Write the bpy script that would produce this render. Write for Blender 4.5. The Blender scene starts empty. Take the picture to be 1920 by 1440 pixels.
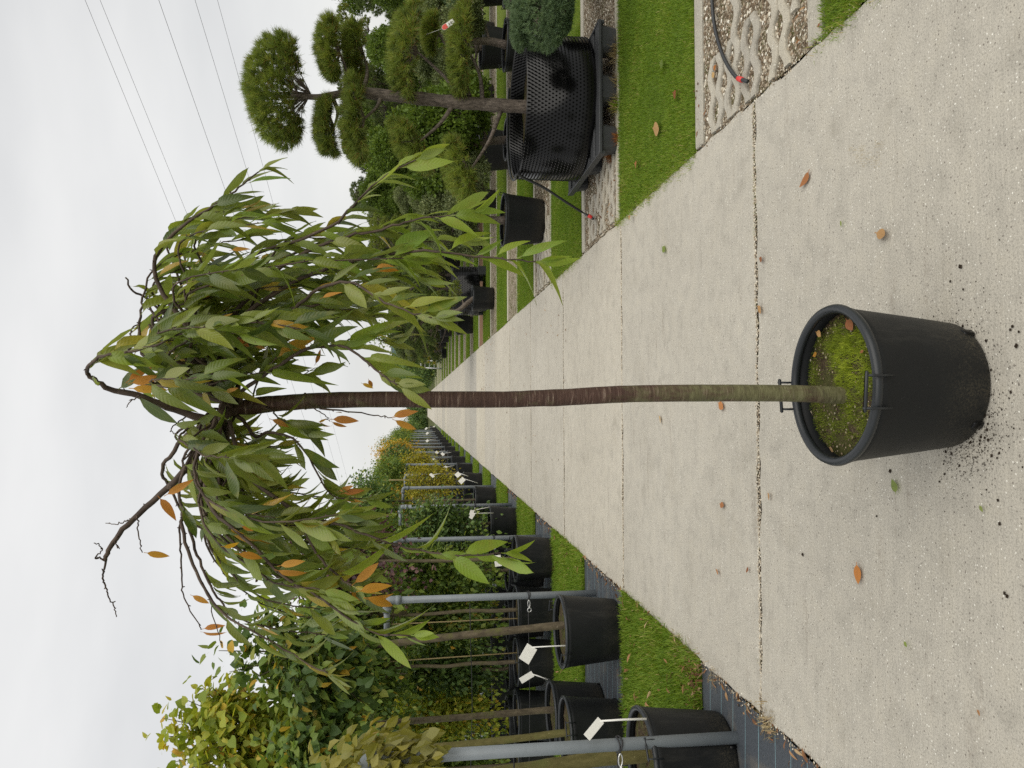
import bpy, math, random
import numpy as np
from mathutils import Vector, Matrix

rng = np.random.default_rng(7)
random.seed(7)
S = bpy.context.scene
COL = S.collection

# ------------------------------------------------------------------ camera, sky, sun, exposure
F, HC, PIT, YAW = 1443.0, 1.6, math.radians(7.19), math.radians(1.58)
cf = np.array([math.sin(YAW) * math.cos(PIT), math.cos(YAW) * math.cos(PIT), -math.sin(PIT)])
cr = np.array([math.cos(YAW), -math.sin(YAW), 0.0])
cu = np.cross(cr, cf)
CP = np.array([0, 0, HC])
cam_d = bpy.data.cameras.new('camera')
cam = bpy.data.objects.new('camera', cam_d)
COL.objects.link(cam)
cam_d.sensor_width = 36
cam_d.lens = 36 * F / 1920
cam_d.clip_end = 3000
cam_d.clip_start = 0.05
m = Matrix.Identity(4)
for i in range(3):
    m[i][0], m[i][1], m[i][2], m[i][3] = -cu[i], cr[i], -cf[i], CP[i]   # the phone was held on its side: world up is picture left
cam.matrix_world = m
S.camera = cam

SUN_EL, SUN_ROT = math.radians(52), math.radians(-35)
w = bpy.data.worlds.new('World')
S.world = w
w.use_nodes = True
nt = w.node_tree
nt.nodes.clear()
wo = nt.nodes.new('ShaderNodeOutputWorld')
bg = nt.nodes.new('ShaderNodeBackground')
sky = nt.nodes.new('ShaderNodeTexSky')
sky.sky_type = 'NISHITA'
sky.sun_disc = False
sky.sun_elevation = SUN_EL
sky.sun_rotation = SUN_ROT
tc = nt.nodes.new('ShaderNodeTexCoord')
mp = nt.nodes.new('ShaderNodeMapping')
mp.inputs['Scale'].default_value = (1.0, 1.0, 3.2)
n1 = nt.nodes.new('ShaderNodeTexNoise')
n1.inputs['Scale'].default_value = 2.1
n1.inputs['Detail'].default_value = 5
n1.inputs['Roughness'].default_value = 0.45
cr1 = nt.nodes.new('ShaderNodeValToRGB')
cr1.color_ramp.elements[0].position = 0.34
cr1.color_ramp.elements[0].color = (4.70, 4.69, 4.62, 1)
cr1.color_ramp.elements[1].position = 0.66
cr1.color_ramp.elements[1].color = (5.75, 5.70, 5.55, 1)
mx = nt.nodes.new('ShaderNodeMix')
mx.data_type = 'RGBA'
mx.inputs[0].default_value = 0.93          # closed cloud deck over the clear sky
nt.links.new(tc.outputs['Generated'], mp.inputs['Vector'])
nt.links.new(mp.outputs['Vector'], n1.inputs['Vector'])
nt.links.new(n1.outputs['Fac'], cr1.inputs['Fac'])
nt.links.new(sky.outputs['Color'], mx.inputs[6])
nt.links.new(cr1.outputs['Color'], mx.inputs[7])
nt.links.new(mx.outputs[2], bg.inputs['Color'])
bg.inputs['Strength'].default_value = 0.1
nt.links.new(bg.outputs[0], wo.inputs[0])
sd = bpy.data.lights.new('sun', 'SUN')
sd.energy = 1.5
sd.angle = math.radians(70)
sd.color = (1.0, 0.95, 0.86)
so = bpy.data.objects.new('sun', sd)
COL.objects.link(so)
so.rotation_euler = (math.pi / 2 - SUN_EL, 0, math.pi - SUN_ROT + math.pi)
S.view_settings.view_transform = 'Standard'
S.view_settings.look = 'None'
S.view_settings.exposure = 0.65
S.view_settings.gamma = 1.0
S.cycles.max_bounces = 6
S.cycles.transparent_max_bounces = 8
S.cycles.use_denoising = False


def D(x, y): return cf * F + cr * (720 - y) + cu * (960 - x)
def G(x, y, z=0.0):
    v = D(x, y); return CP + v * ((z - HC) / v[2])
def P(x, y, Y):
    v = D(x, y); return CP + v * (Y / v[1])
def PX(p):
    q = np.asarray(p, float) - CP; k = q @ cf; return 960 - F * (q @ cu) / k, 720 - F * (q @ cr) / k


# ------------------------------------------------------------------ object helpers
def tag(o, label=None, cat=None, group=None, kind=None):
    if label: o['label'] = label
    if cat: o['category'] = cat
    if group: o['group'] = group
    if kind: o['kind'] = kind
    return o


def thing(name, label, cat, loc=(0, 0, 0), rz=0.0, group=None):
    o = bpy.data.objects.new(name, None)
    COL.objects.link(o)
    o.location = loc
    o.rotation_euler = (0, 0, rz)
    o.empty_display_size = 0.1
    return tag(o, label, cat, group)


def inst(name, mesh, parent=None, loc=(0, 0, 0), rot=(0, 0, 0), sc=1.0, mats=None):
    o = bpy.data.objects.new(name, mesh)
    COL.objects.link(o)
    if parent: o.parent = parent
    o.location = loc
    o.rotation_euler = rot
    o.scale = (sc, sc, sc) if np.isscalar(sc) else sc
    if mats:
        for i, mt in enumerate(mats):
            if i < len(o.material_slots):
                o.material_slots[i].link = 'OBJECT'
                o.material_slots[i].material = mt
    return o


def unit(v):
    v = np.asarray(v, float)
    return v / np.maximum(np.linalg.norm(v, axis=-1, keepdims=True), 1e-9)


def basis(d, n):
    """columns: side, dir, normal (leaf templates run along +Y, face +Z)"""
    d = unit(d)
    s = unit(np.cross(d, n))
    n2 = np.cross(s, d)
    return np.stack([s, d, n2], axis=-1)


class MB:
    """collects geometry and makes ONE mesh"""
    def __init__(self):
        self.V, self.L, self.N, self.R, self.U, self.M, self.nv = [], [], [], [], [], [], 0

    def add(self, V, faces, rnd=0.0, mat=0, uv=None):
        V = np.asarray(V, float).reshape(-1, 3)
        self.V.append(V)
        for f in faces:
            self.L.append(np.asarray(f, np.int64) + self.nv)
            self.N.append(len(f))
        self.M.append(np.full(len(faces), mat))
        self.R.append(np.full(len(V), rnd) if np.isscalar(rnd) else rnd)
        self.U.append(np.zeros((len(V), 2)) if uv is None else uv)
        self.nv += len(V)
        return self

    def many(self, T, faces, B, t, rnd=None, mat=0, uv=None):
        """N copies of template T (k,3), 3x3 matrices B (N,3,3), offsets t (N,3)"""
        T = np.asarray(T, float)
        Fa = np.asarray(faces, np.int64)
        N, k = len(t), len(T)
        if N == 0: return self
        V = np.einsum('nij,kj->nki', B, T) + np.asarray(t)[:, None]
        self.V.append(V.reshape(-1, 3))
        L = (Fa[None] + (np.arange(N) * k)[:, None, None]).reshape(-1) + self.nv
        self.L.append(L)
        self.N += [Fa.shape[1]] * (N * len(Fa))
        self.M.append(np.full(N * len(Fa), mat))
        rnd = rng.random(N) if rnd is None else np.asarray(rnd)
        self.R.append(np.repeat(rnd, k))
        self.U.append(np.tile(np.zeros((k, 2)) if uv is None else uv, (N, 1)))
        self.nv += N * k
        return self

    def tube(self, pts, rad, n=8, mat=0, rnd=0.0, caps=True):
        pts = np.asarray(pts, float)
        k = len(pts)
        rad = np.full(k, rad) if np.isscalar(rad) else np.asarray(rad, float)
        tg = unit(np.gradient(pts, axis=0))
        ref = np.array([0.31, 0.17, 0.93]) if abs(tg[0] @ np.array([0.31, 0.17, 0.93])) < 0.9 else np.array([1.0, 0.1, 0])
        a = unit(np.cross(tg, ref)); b = np.cross(tg, a)
        th = np.arange(n) * 2 * math.pi / n
        ring = pts[:, None] + rad[:, None, None] * (np.cos(th)[None, :, None] * a[:, None] + np.sin(th)[None, :, None] * b[:, None])
        fs = []
        for i in range(k - 1):
            for j in range(n):
                j2 = (j + 1) % n
                fs.append((i * n + j, i * n + j2, (i + 1) * n + j2, (i + 1) * n + j))
        if caps:
            fs.append(tuple(range(n - 1, -1, -1)))
            fs.append(tuple((k - 1) * n + j for j in range(n)))
        return self.add(ring.reshape(-1, 3), fs, rnd, mat)

    def lathe(self, prof, n=32, c=(0, 0, 0), mat=0, close=False):
        prof = np.asarray(prof, float)
        th = np.arange(n) * 2 * math.pi / n
        V = np.stack([prof[:, None, 0] * np.cos(th), prof[:, None, 0] * np.sin(th), np.repeat(prof[:, 1:2], n, 1)], -1) + np.asarray(c)
        fs = []
        k = len(prof)
        for i in range(k - 1 if not close else k):
            i2 = (i + 1) % k
            for j in range(n):
                j2 = (j + 1) % n
                fs.append((i * n + j, i * n + j2, i2 * n + j2, i2 * n + j))
        return self.add(V.reshape(-1, 3), fs, 0.0, mat)

    def box(self, lo, hi, mat=0, R=None, c=None, bev=0.0):
        (x0, y0, z0), (x1, y1, z1) = lo, hi
        b = min(bev, (x1 - x0) / 2.2, (y1 - y0) / 2.2, (z1 - z0) / 2.2)
        if b <= 0:
            V = np.array([(x, y, z) for z in (z0, z1) for y in (y0, y1) for x in (x0, x1)], float)
            fs = [(0, 2, 3, 1), (4, 5, 7, 6), (0, 1, 5, 4), (2, 6, 7, 3), (0, 4, 6, 2), (1, 3, 7, 5)]
        else:
            V = []; rings = [(z0, b), (z0 + b, 0), (z1 - b, 0), (z1, b)]
            for z, i in rings:
                for (x, y) in ((x0 + i + b, y0 + i), (x1 - i - b, y0 + i), (x1 - i, y0 + i + b), (x1 - i, y1 - i - b), (x1 - i - b, y1 - i), (x0 + i + b, y1 - i), (x0 + i, y1 - i - b), (x0 + i, y0 + i + b)):
                    V.append((x, y, z))
            V = np.array(V)
            fs = [tuple(range(7, -1, -1)), tuple(range(24, 32))]
            for r in range(3):
                for j in range(8):
                    j2 = (j + 1) % 8
                    fs.append((r * 8 + j, r * 8 + j2, r * 8 + 8 + j2, r * 8 + 8 + j))
        if R is not None: V = V @ np.asarray(R).T
        if c is not None: V = V + np.asarray(c)
        return self.add(V, fs, 0.0, mat)

    def mesh(self, name, mats, smooth=True):
        me = bpy.data.meshes.new(name)
        V = np.concatenate(self.V); L = np.concatenate(self.L).astype(np.int32)
        N = np.asarray(self.N, np.int32)
        me.vertices.add(len(V)); me.vertices.foreach_set('co', V.astype(np.float32).ravel())
        me.loops.add(len(L)); me.loops.foreach_set('vertex_index', L)
        me.polygons.add(len(N))
        me.polygons.foreach_set('loop_start', np.concatenate([[0], np.cumsum(N)[:-1]]).astype(np.int32))
        me.polygons.foreach_set('loop_total', N)
        me.polygons.foreach_set('material_index', np.concatenate(self.M).astype(np.int32))
        me.polygons.foreach_set('use_smooth', np.full(len(N), smooth))
        at = me.attributes.new('rnd', 'FLOAT', 'POINT')
        at.data.foreach_set('value', np.concatenate(self.R).astype(np.float32))
        uvl = me.uv_layers.new(name='UVMap')
        U = np.concatenate(self.U)
        uvl.data.foreach_set('uv', U[L].astype(np.float32).ravel())
        for mt in (mats if isinstance(mats, (list, tuple)) else [mats]): me.materials.append(mt)
        me.update(calc_edges=True)
        me.validate()
        return me

    def build(self, name, mats, parent=None, smooth=True, **k):
        o = inst(name, self.mesh(name, mats, smooth), parent)
        if k: tag(o, **k)
        return o


def struct(name, mb, mats, smooth=False, parent=None, kind='structure'):
    return mb.build(name, mats, parent, smooth, kind=None if parent else kind)


def spline(pts, n=24):
    """Catmull-Rom through control points"""
    p = np.asarray(pts, float)
    if len(p) < 3:
        t = np.linspace(0, 1, n)[:, None]
        return p[0] * (1 - t) + p[-1] * t
    q = np.vstack([2 * p[0] - p[1], p, 2 * p[-1] - p[-2]])
    out = []
    seg = len(p) - 1
    for i in np.linspace(0, seg - 1e-6, n):
        k = int(i); t = i - k
        a, b, c, d = q[k], q[k + 1], q[k + 2], q[k + 3]
        out.append(0.5 * (2 * b + (c - a) * t + (2 * a - 5 * b + 4 * c - d) * t * t + (3 * b - a - 3 * c + d) * t ** 3))
    return np.array(out)


# ------------------------------------------------------------------ materials
class NT:
    def __init__(self, name):
        self.m = bpy.data.materials.new(name)
        self.m.use_nodes = True
        self.t = self.m.node_tree
        self.t.nodes.clear()
        self.out = self.n('OutputMaterial')
    def n(self, typ, **k):
        nd = self.t.nodes.new('ShaderNode' + typ)
        for a, b in k.items(): setattr(nd, a, b)
        return nd
    def l(self, a, b): self.t.links.new(a, b)
    def set(self, sock, v):
        if hasattr(v, 'is_linked') or hasattr(v, 'links'): self.l(v, sock)
        else: sock.default_value = v
    def noise(self, scale, detail=4, rough=0.55, vec=None, out='Fac'):
        nd = self.n('TexNoise')
        nd.inputs['Scale'].default_value = scale
        nd.inputs['Detail'].default_value = detail
        nd.inputs['Roughness'].default_value = rough
        if vec is not None: self.l(vec, nd.inputs['Vector'])
        return nd.outputs[out]
    def voro(self, scale, vec=None, out='Distance'):
        nd = self.n('TexVoronoi')
        nd.inputs['Scale'].default_value = scale
        if vec is not None: self.l(vec, nd.inputs['Vector'])
        return nd.outputs[out]
    def ramp(self, fac, els, interp='LINEAR'):
        nd = self.n('ValToRGB')
        cr = nd.color_ramp
        cr.interpolation = interp
        while len(cr.elements) < len(els): cr.elements.new(0.5)
        for e, (p, c) in zip(cr.elements, els):
            e.position = p
            e.color = (c, c, c, 1) if np.isscalar(c) else (*c, 1)
        self.l(fac, nd.inputs['Fac'])
        return nd.outputs['Color']
    def mix(self, f, a, b, mode='MIX'):
        nd = self.n('Mix', data_type='RGBA', blend_type=mode)
        for s, v in ((nd.inputs[0], f), (nd.inputs[6], a), (nd.inputs[7], b)):
            if isinstance(v, tuple): s.default_value = (*v, 1) if len(v) == 3 else v
            else: self.set(s, v)
        return nd.outputs[2]
    def math(self, op, a, b=0.0, clamp=False):
        nd = self.n('Math', operation=op, use_clamp=clamp)
        self.set(nd.inputs[0], a); self.set(nd.inputs[1], b)
        return nd.outputs[0]
    def obj(self): return self.n('TexCoord').outputs['Object']
    def pos(self): return self.n('NewGeometry').outputs['Position']
    def mapv(self, vec, sc):
        nd = self.n('Mapping'); nd.inputs['Scale'].default_value = sc
        self.l(vec, nd.inputs['Vector']); return nd.outputs[0]
    def bump(self, h, strength=0.3, dist=0.01):
        nd = self.n('Bump'); nd.inputs['Strength'].default_value = strength; nd.inputs['Distance'].default_value = dist
        self.l(h, nd.inputs['Height']); return nd.outputs[0]
    def done(self, col, rough=0.6, spec=0.5, nrm=None, metal=0.0, transl=0.0, tcol=None):
        p = self.n('BsdfPrincipled')
        if isinstance(col, tuple): p.inputs['Base Color'].default_value = (*col, 1)
        else: self.l(col, p.inputs['Base Color'])
        self.set(p.inputs['Roughness'], rough)
        p.inputs['Specular IOR Level'].default_value = spec
        p.inputs['Metallic'].default_value = metal
        if nrm is not None: self.l(nrm, p.inputs['Normal'])
        if transl > 0:
            t = self.n('BsdfTranslucent')
            c = tcol if tcol is not None else col
            if isinstance(c, tuple): t.inputs['Color'].default_value = (*c, 1)
            else: self.l(c, t.inputs['Color'])
            ms = self.n('MixShader'); ms.inputs[0].default_value = transl
            self.l(p.outputs[0], ms.inputs[1]); self.l(t.outputs[0], ms.inputs[2])
            self.l(ms.outputs[0], self.out.inputs[0])
        else:
            self.l(p.outputs[0], self.out.inputs[0])
        return self.m


def plain(name, col, rough=0.6, spec=0.5, metal=0.0, var=0.25, sc=8.0, bump=0.0):
    t = NT(name)
    n = t.noise(sc, 5, 0.6, t.obj())
    c = t.mix(n, tuple(x * (1 - var) for x in col), tuple(min(1, x * (1 + var)) for x in col))
    return t.done(c, rough, spec, t.bump(n, bump, 0.01) if bump else None, metal)


def foliage(name, els, transl=0.35, rough=0.5, spec=0.35, bright=1.6, veins=False, objvar=0.25):
    t = NT(name)
    at = t.n('Attribute', attribute_name='rnd').outputs['Fac']
    oi = t.n('ObjectInfo').outputs['Random']
    f = t.math('FRACT', t.math('ADD', at, t.math('MULTIPLY', oi, 1.0 if veins else 0.0)))
    c = t.ramp(f, els)
    hs = t.n('HueSaturation')
    t.l(c, hs.inputs['Color'])
    t.set(hs.inputs['Value'], t.math('ADD', 1 - objvar / 2, t.math('MULTIPLY', oi, objvar)))
    c = hs.outputs[0]
    nrm = None
    if veins:
        uv = t.n('UVMap').outputs[0]
        sp = t.n('SeparateXYZ'); t.l(uv, sp.inputs[0])
        u, v = sp.outputs[0], sp.outputs[1]
        a = t.math('ABSOLUTE', u)
        mid = t.math('LESS_THAN', a, 0.07)
        wv = t.math('SINE', t.math('MULTIPLY', t.math('SUBTRACT', v, t.math('MULTIPLY', a, 0.16)), 75.0))
        side = t.math('MULTIPLY', t.math('GREATER_THAN', wv, 0.86), 0.35)
        vein = t.math('MAXIMUM', t.math('MULTIPLY', mid, 0.65), side)
        va = t.n('VectorMath', operation='ADD'); t.l(t.obj(), va.inputs[0])
        cx_ = t.n('CombineXYZ'); t.set(cx_.inputs[0], t.math('MULTIPLY', oi, 37.0)); t.l(cx_.outputs[0], va.inputs[1])
        bl = t.noise(3.5, 4, 0.65, va.outputs[0])
        spot = t.ramp(t.noise(9, 3, 0.6, va.outputs[0]), [(0.69, 0.0), (0.73, 0.8)])
        if veins == 'green': c = t.mix(t.ramp(bl, [(0.50, 0.0), (0.75, 0.65)]), c, (0.24, 0.235, 0.045))
        c = t.mix(spot, c, (0.13, 0.075, 0.03))
        c = t.mix(t.math('MULTIPLY', vein, 0.32), c, (0.26, 0.29, 0.11) if veins == 'green' else (0.20, 0.09, 0.03))
        bf = t.n('NewGeometry').outputs['Backfacing']
        if veins == 'green': c = t.mix(t.math('MULTIPLY', bf, 0.45), c, (0.20, 0.25, 0.10))
        nrm = t.bump(t.math('ADD', wv, t.math('MULTIPLY', a, 2.0)), 0.12, 0.002)
    tc_ = t.mix(1.0, c, (bright * 1.05, bright, bright * 0.55), 'MULTIPLY')
    return t.done(c, rough, spec, nrm, 0, transl, tc_)


# concrete slabs: brushed surface with exposed aggregate
def concrete(name, base=(0.472, 0.447, 0.386)):
    t = NT(name)
    p = t.pos()
    big = t.noise(0.8, 6, 0.68, p)
    med = t.noise(9, 6, 0.65, p)
    fine = t.noise(150, 4, 0.75, p)
    brush = t.noise(1.0, 5, 0.7, t.mapv(p, (3.0, 60.0, 3.0)))
    oi = t.n('ObjectInfo').outputs['Random']
    c = t.mix(big, tuple(x * f for x, f in zip(base, (0.80, 0.785, 0.76))), tuple(x * f for x, f in zip(base, (1.15, 1.14, 1.12))))
    c = t.mix(0.85, c, t.ramp(med, [(0.25, (0.78, 0.78, 0.78)), (0.5, (1, 1, 1)), (0.8, (1.08, 1.07, 1.04))]), 'MULTIPLY')
    c = t.mix(0.8, c, t.ramp(brush, [(0.3, 0.90), (0.55, 1.0), (0.8, 1.04)]), 'MULTIPLY')
    c = t.mix(0.9, c, t.ramp(fine, [(0.30, 0.38), (0.45, 0.95), (0.72, 1.26)]), 'MULTIPLY')
    c = t.mix(1.0, c, t.ramp(oi, [(0.0, (0.87, 0.88, 0.90)), (0.5, (0.99, 0.99, 1.0)), (1.0, (1.06, 1.05, 1.02))]), 'MULTIPLY')
    vd, vc = t.n('TexVoronoi'), None
    vd.inputs['Scale'].default_value = 95; t.l(p, vd.inputs['Vector'])
    s1 = t.n('SeparateColor'); t.l(vd.outputs['Color'], s1.inputs[0])
    chips = t.math('MULTIPLY', t.math('LESS_THAN', vd.outputs['Distance'], 0.26), t.math('GREATER_THAN', s1.outputs[0], 0.86))
    chips = t.math('MULTIPLY', chips, t.ramp(t.noise(5, 4, 0.6, p), [(0.30, 0.4), (0.6, 1.0)]))
    c = t.mix(t.math('MULTIPLY', chips, 0.9), c, (0.80, 0.78, 0.70))
    vk = t.n('TexVoronoi'); vk.inputs['Scale'].default_value = 70; t.l(p, vk.inputs['Vector'])
    s2 = t.n('SeparateColor'); t.l(vk.outputs['Color'], s2.inputs[0])
    dk = t.math('MULTIPLY', t.math('LESS_THAN', vk.outputs['Distance'], 0.22), t.math('GREATER_THAN', s2.outputs[1], 0.80))
    c = t.mix(t.math('MULTIPLY', dk, 0.7), c, (0.12, 0.10, 0.085))
    st = t.ramp(t.noise(2.6, 6, 0.7, p), [(0.55, 0.0), (0.78, 0.42)])
    c = t.mix(st, c, (0.24, 0.215, 0.165))
    stk = t.math('MULTIPLY', t.ramp(t.noise(1.0, 4, 0.6, t.mapv(p, (1.4, 9.0, 1))), [(0.60, 0.0), (0.72, 0.8)]), t.ramp(t.noise(45, 4, 0.7, p), [(0.42, 0.0), (0.60, 1.0)]))
    c = t.mix(stk, c, (0.25, 0.22, 0.18))
    h = t.math('ADD', t.math('MULTIPLY', fine, 0.6), t.math('ADD', t.math('MULTIPLY', brush, 0.8), t.math('MULTIPLY', chips, 0.25)))
    return t.done(c, 0.88, 0.25, t.bump(h, 0.7, 0.006))


M = {}
M['concrete'] = concrete('brushed_concrete')
M['concrete_grey'] = concrete('weathered_grey_concrete', (0.434, 0.415, 0.367))
M['kerb'] = concrete('kerb_concrete', (0.44, 0.415, 0.35))
M['paver'] = concrete('paver_concrete', (0.42, 0.395, 0.335))
t = NT('joint_dirt')
nn = t.noise(60, 5, 0.7, t.pos())
M['dirt'] = t.done(t.ramp(nn, [(0.3, (0.05, 0.042, 0.03)), (0.55, (0.12, 0.10, 0.075)), (0.75, (0.26, 0.23, 0.18))]), 0.95, 0.1, t.bump(nn, 1.0, 0.01))
t = NT('potting_soil')
nn = t.noise(70, 6, 0.7, t.obj()); n2 = t.noise(14, 3, 0.5, t.obj())
c = t.ramp(nn, [(0.3, (0.022, 0.016, 0.010)), (0.55, (0.075, 0.055, 0.033)), (0.75, (0.17, 0.135, 0.08))])
M['soil'] = t.done(t.mix(t.ramp(n2, [(0.45, 0.0), (0.6, 0.55)]), c, (0.07, 0.085, 0.018)), 0.95, 0.1, t.bump(nn, 1.0, 0.012))
M['compost'] = plain('loose_compost', (0.028, 0.020, 0.014), 0.95, 0.1, 0, 0.6, 90)
t = NT('ground_earth')
nn = t.noise(6, 6, 0.65, t.pos())
M['ground'] = t.done(t.ramp(nn, [(0.3, (0.05, 0.06, 0.025)), (0.6, (0.09, 0.10, 0.035)), (0.8, (0.13, 0.115, 0.06))]), 0.95, 0.1)
t = NT('lawn_base')
nn = t.noise(18, 6, 0.65, t.pos())
M['lawn'] = t.done(t.ramp(nn, [(0.25, (0.09, 0.12, 0.024)), (0.55, (0.15, 0.20, 0.03)), (0.8, (0.19, 0.24, 0.05))]), 0.9, 0.15, t.bump(t.noise(300, 2, 0.7, t.pos()), 0.6, 0.01))
t = NT('gravel_bed')
nn = t.noise(8, 5, 0.6, t.pos())
vo = t.n('TexVoronoi'); vo.inputs['Scale'].default_value = 85; t.l(t.pos(), vo.inputs['Vector'])
sv = t.n('SeparateColor'); t.l(vo.outputs['Color'], sv.inputs[0])
c = t.ramp(sv.outputs[0], [(0.0, (0.10, 0.075, 0.05)), (0.4, (0.20, 0.16, 0.11)), (0.75, (0.36, 0.31, 0.23)), (1.0, (0.58, 0.53, 0.43))])
c = t.mix(t.ramp(nn, [(0.48, 0.0), (0.62, 0.75)]), c, (0.085, 0.085, 0.02))
M['gravel'] = t.done(c, 0.95, 0.15, t.bump(vo.outputs['Distance'], 0.9, 0.012))
M['mulch'] = plain('bark_mulch', (0.20, 0.12, 0.075), 0.95, 0.1, 0, 0.5, 25)
t = NT('pebbles')
at = t.n('Attribute', attribute_name='rnd').outputs['Fac']
M['pebble'] = t.done(t.ramp(at, [(0.0, (0.11, 0.08, 0.05)), (0.35, (0.24, 0.18, 0.12)), (0.6, (0.38, 0.33, 0.25)), (0.85, (0.58, 0.53, 0.43)), (1.0, (0.72, 0.69, 0.60))]), 0.85, 0.25)
# woven weed fabric with pale guide threads
t = NT('woven_weed_fabric')
p = t.pos()
sp = t.n('SeparateXYZ'); t.l(p, sp.inputs[0])
fr = t.math('FRACT', t.math('MULTIPLY', sp.outputs[1], 6.6))
line = t.math('MULTIPLY', t.math('LESS_THAN', fr, 0.028), 0.8)
weave = t.noise(1.0, 3, 0.7, t.mapv(p, (60, 500, 60)))
nb = t.noise(3.0, 6, 0.65, p)
c = t.ramp(weave, [(0.3, (0.030, 0.036, 0.044)), (0.7, (0.075, 0.086, 0.10))])
c = t.mix(t.ramp(nb, [(0.52, 0.0), (0.72, 0.65)]), c, (0.17, 0.15, 0.12))
c = t.mix(line, c, (0.20, 0.34, 0.38))
M['fabric'] = t.done(c, 0.55, 0.4, t.bump(t.math('ADD', weave, t.math('MULTIPLY', t.noise(6, 3, 0.5, p), 3.0)), 0.5, 0.006))
# black plastic of pots
t = NT('black_pot_plastic')
o_ = t.obj()
nb = t.noise(5, 6, 0.7, o_); nf = t.noise(160, 3, 0.7, o_)
c = t.mix(nb, (0.0050, 0.0056, 0.0060), (0.0110, 0.0125, 0.0135))
sp = t.n('SeparateXYZ'); t.l(o_, sp.inputs[0])
low = t.math('SUBTRACT', 1.0, t.math('MULTIPLY', sp.outputs[2], 5.5), True)
splash = t.math('MULTIPLY', t.math('MULTIPLY', low, t.ramp(nb, [(0.40, 0.15), (0.62, 1.0)])), t.ramp(nf, [(0.42, 0.0), (0.68, 0.75)]))
c = t.mix(splash, c, (0.10, 0.085, 0.055))
c = t.mix(t.ramp(nf, [(0.67, 0.0), (0.75, 0.22)]), c, (0.14, 0.135, 0.12))
c = t.mix(t.ramp(t.noise(1.0, 5, 0.7, t.mapv(o_, (14, 14, 2.5))), [(0.56, 0.0), (0.75, 0.20)]), c, (0.085, 0.08, 0.07))
M['pot'] = t.done(c, t.math('ADD', 0.40, t.math('MULTIPLY', nb, 0.25)), 0.26, t.bump(t.noise(11, 3, 0.5, o_), 0.12, 0.01))
M['pot_rim'] = plain('pot_rim_plastic', (0.015, 0.018, 0.021), 0.42, 0.45, 0, 0.3, 20, 0.1)
M['air'] = plain('air_pot_plastic', (0.0020, 0.0020, 0.0022), 0.20, 0.28, 0, 0.3, 12)
M['pallet'] = plain('pallet_plastic', (0.045, 0.047, 0.050), 0.5, 0.45, 0, 0.3, 10, 0.1)
M['hose'] = plain('hose_rubber', (0.020, 0.022, 0.024), 0.45, 0.5, 0, 0.25, 30)
M['red'] = plain('red_clip_plastic', (0.60, 0.035, 0.03), 0.4, 0.5, 0, 0.15, 30)
M['white'] = plain('white_label_plastic', (0.78, 0.77, 0.72), 0.5, 0.4, 0, 0.06, 30)
M['print'] = plain('label_print', (0.22, 0.22, 0.20), 0.6, 0.3, 0, 0.5, 220)
M['steel'] = plain('galvanized_steel', (0.20, 0.225, 0.245), 0.5, 0.5, 0.0, 0.22, 9, 0.05)
M['chrome'] = plain('bright_zinc_plated_metal', (0.62, 0.62, 0.60), 0.28, 0.5, 0.9, 0.1, 20)
M['cable'] = plain('dark_wire', (0.025, 0.025, 0.027), 0.5, 0.4)
M['alu'] = plain('aluminium', (0.62, 0.63, 0.64), 0.4, 0.5, 0.5)
M['cane'] = plain('bamboo_cane', (0.30, 0.235, 0.115), 0.6, 0.3, 0, 0.3, 25)
M['straw'] = foliage('dry_straw', [(0, (0.30, 0.23, 0.11)), (0.5, (0.42, 0.34, 0.18)), (1, (0.22, 0.14, 0.07))], 0.15)
M['rust_grass'] = foliage('rusty_dead_needles', [(0, (0.34, 0.14, 0.04)), (1, (0.22, 0.09, 0.03))], 0.15)


def bark(name, a, b, moss=(0.085, 0.10, 0.022), mossat=0.55, horiz=False, sc=30):
    t = NT(name)
    p = t.obj()
    v = t.mapv(p, (12, 12, 130)) if horiz else t.mapv(p, (sc, sc, sc * 0.35))
    n = t.noise(1.0, 5, 0.65, v)
    c = t.ramp(n, [(0.32, a), (0.62, b)])
    n2 = t.noise(9, 5, 0.7, p)
    c = t.mix(t.ramp(n2, [(mossat, 0.0), (mossat + 0.14, 0.85)]), c, moss)
    c = t.mix(t.ramp(t.noise(45, 3, 0.6, p), [(0.66, 0.0), (0.74, 0.6)]), c, tuple(min(0.5, x * 2.4 + 0.08) for x in b))
    return t.done(c, 0.75, 0.3, t.bump(n, 0.7, 0.006))


# cherry stem: red-brown with pale lenticel bands, green algae on the lower stem
t = NT('cherry_bark')
p = t.obj()
sp = t.n('SeparateXYZ'); t.l(p, sp.inputs[0])
z = sp.outputs[2]
bands = t.noise(1.0, 6, 0.72, t.mapv(p, (13, 13, 190)))
c = t.ramp(bands, [(0.28, (0.042, 0.019, 0.015)), (0.54, (0.078, 0.042, 0.031)), (0.60, (0.135, 0.080, 0.062)), (0.67, (0.30, 0.245, 0.19))])
alg = t.noise(11, 6, 0.7, t.mapv(p, (1, 1, 0.55)))
zl = t.ramp(t.math('MULTIPLY', z, 0.5), [(0.34, 0.74), (0.62, 0.32), (0.80, 0.28), (0.95, 0.58)])
am = t.math('MULTIPLY', t.math('ADD', t.math('SUBTRACT', alg, 0.52), t.math('MULTIPLY', t.math('SUBTRACT', zl, 0.45), 0.55)), 6.0, True)
gc = t.ramp(t.noise(1.0, 6, 0.75, t.mapv(p, (20, 20, 75))), [(0.30, (0.060, 0.053, 0.030)), (0.5, (0.125, 0.124, 0.055)), (0.62, (0.18, 0.176, 0.088)), (0.78, (0.27, 0.26, 0.18))])
c = t.mix(t.math('MULTIPLY', am, 0.88), c, gc)
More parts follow.
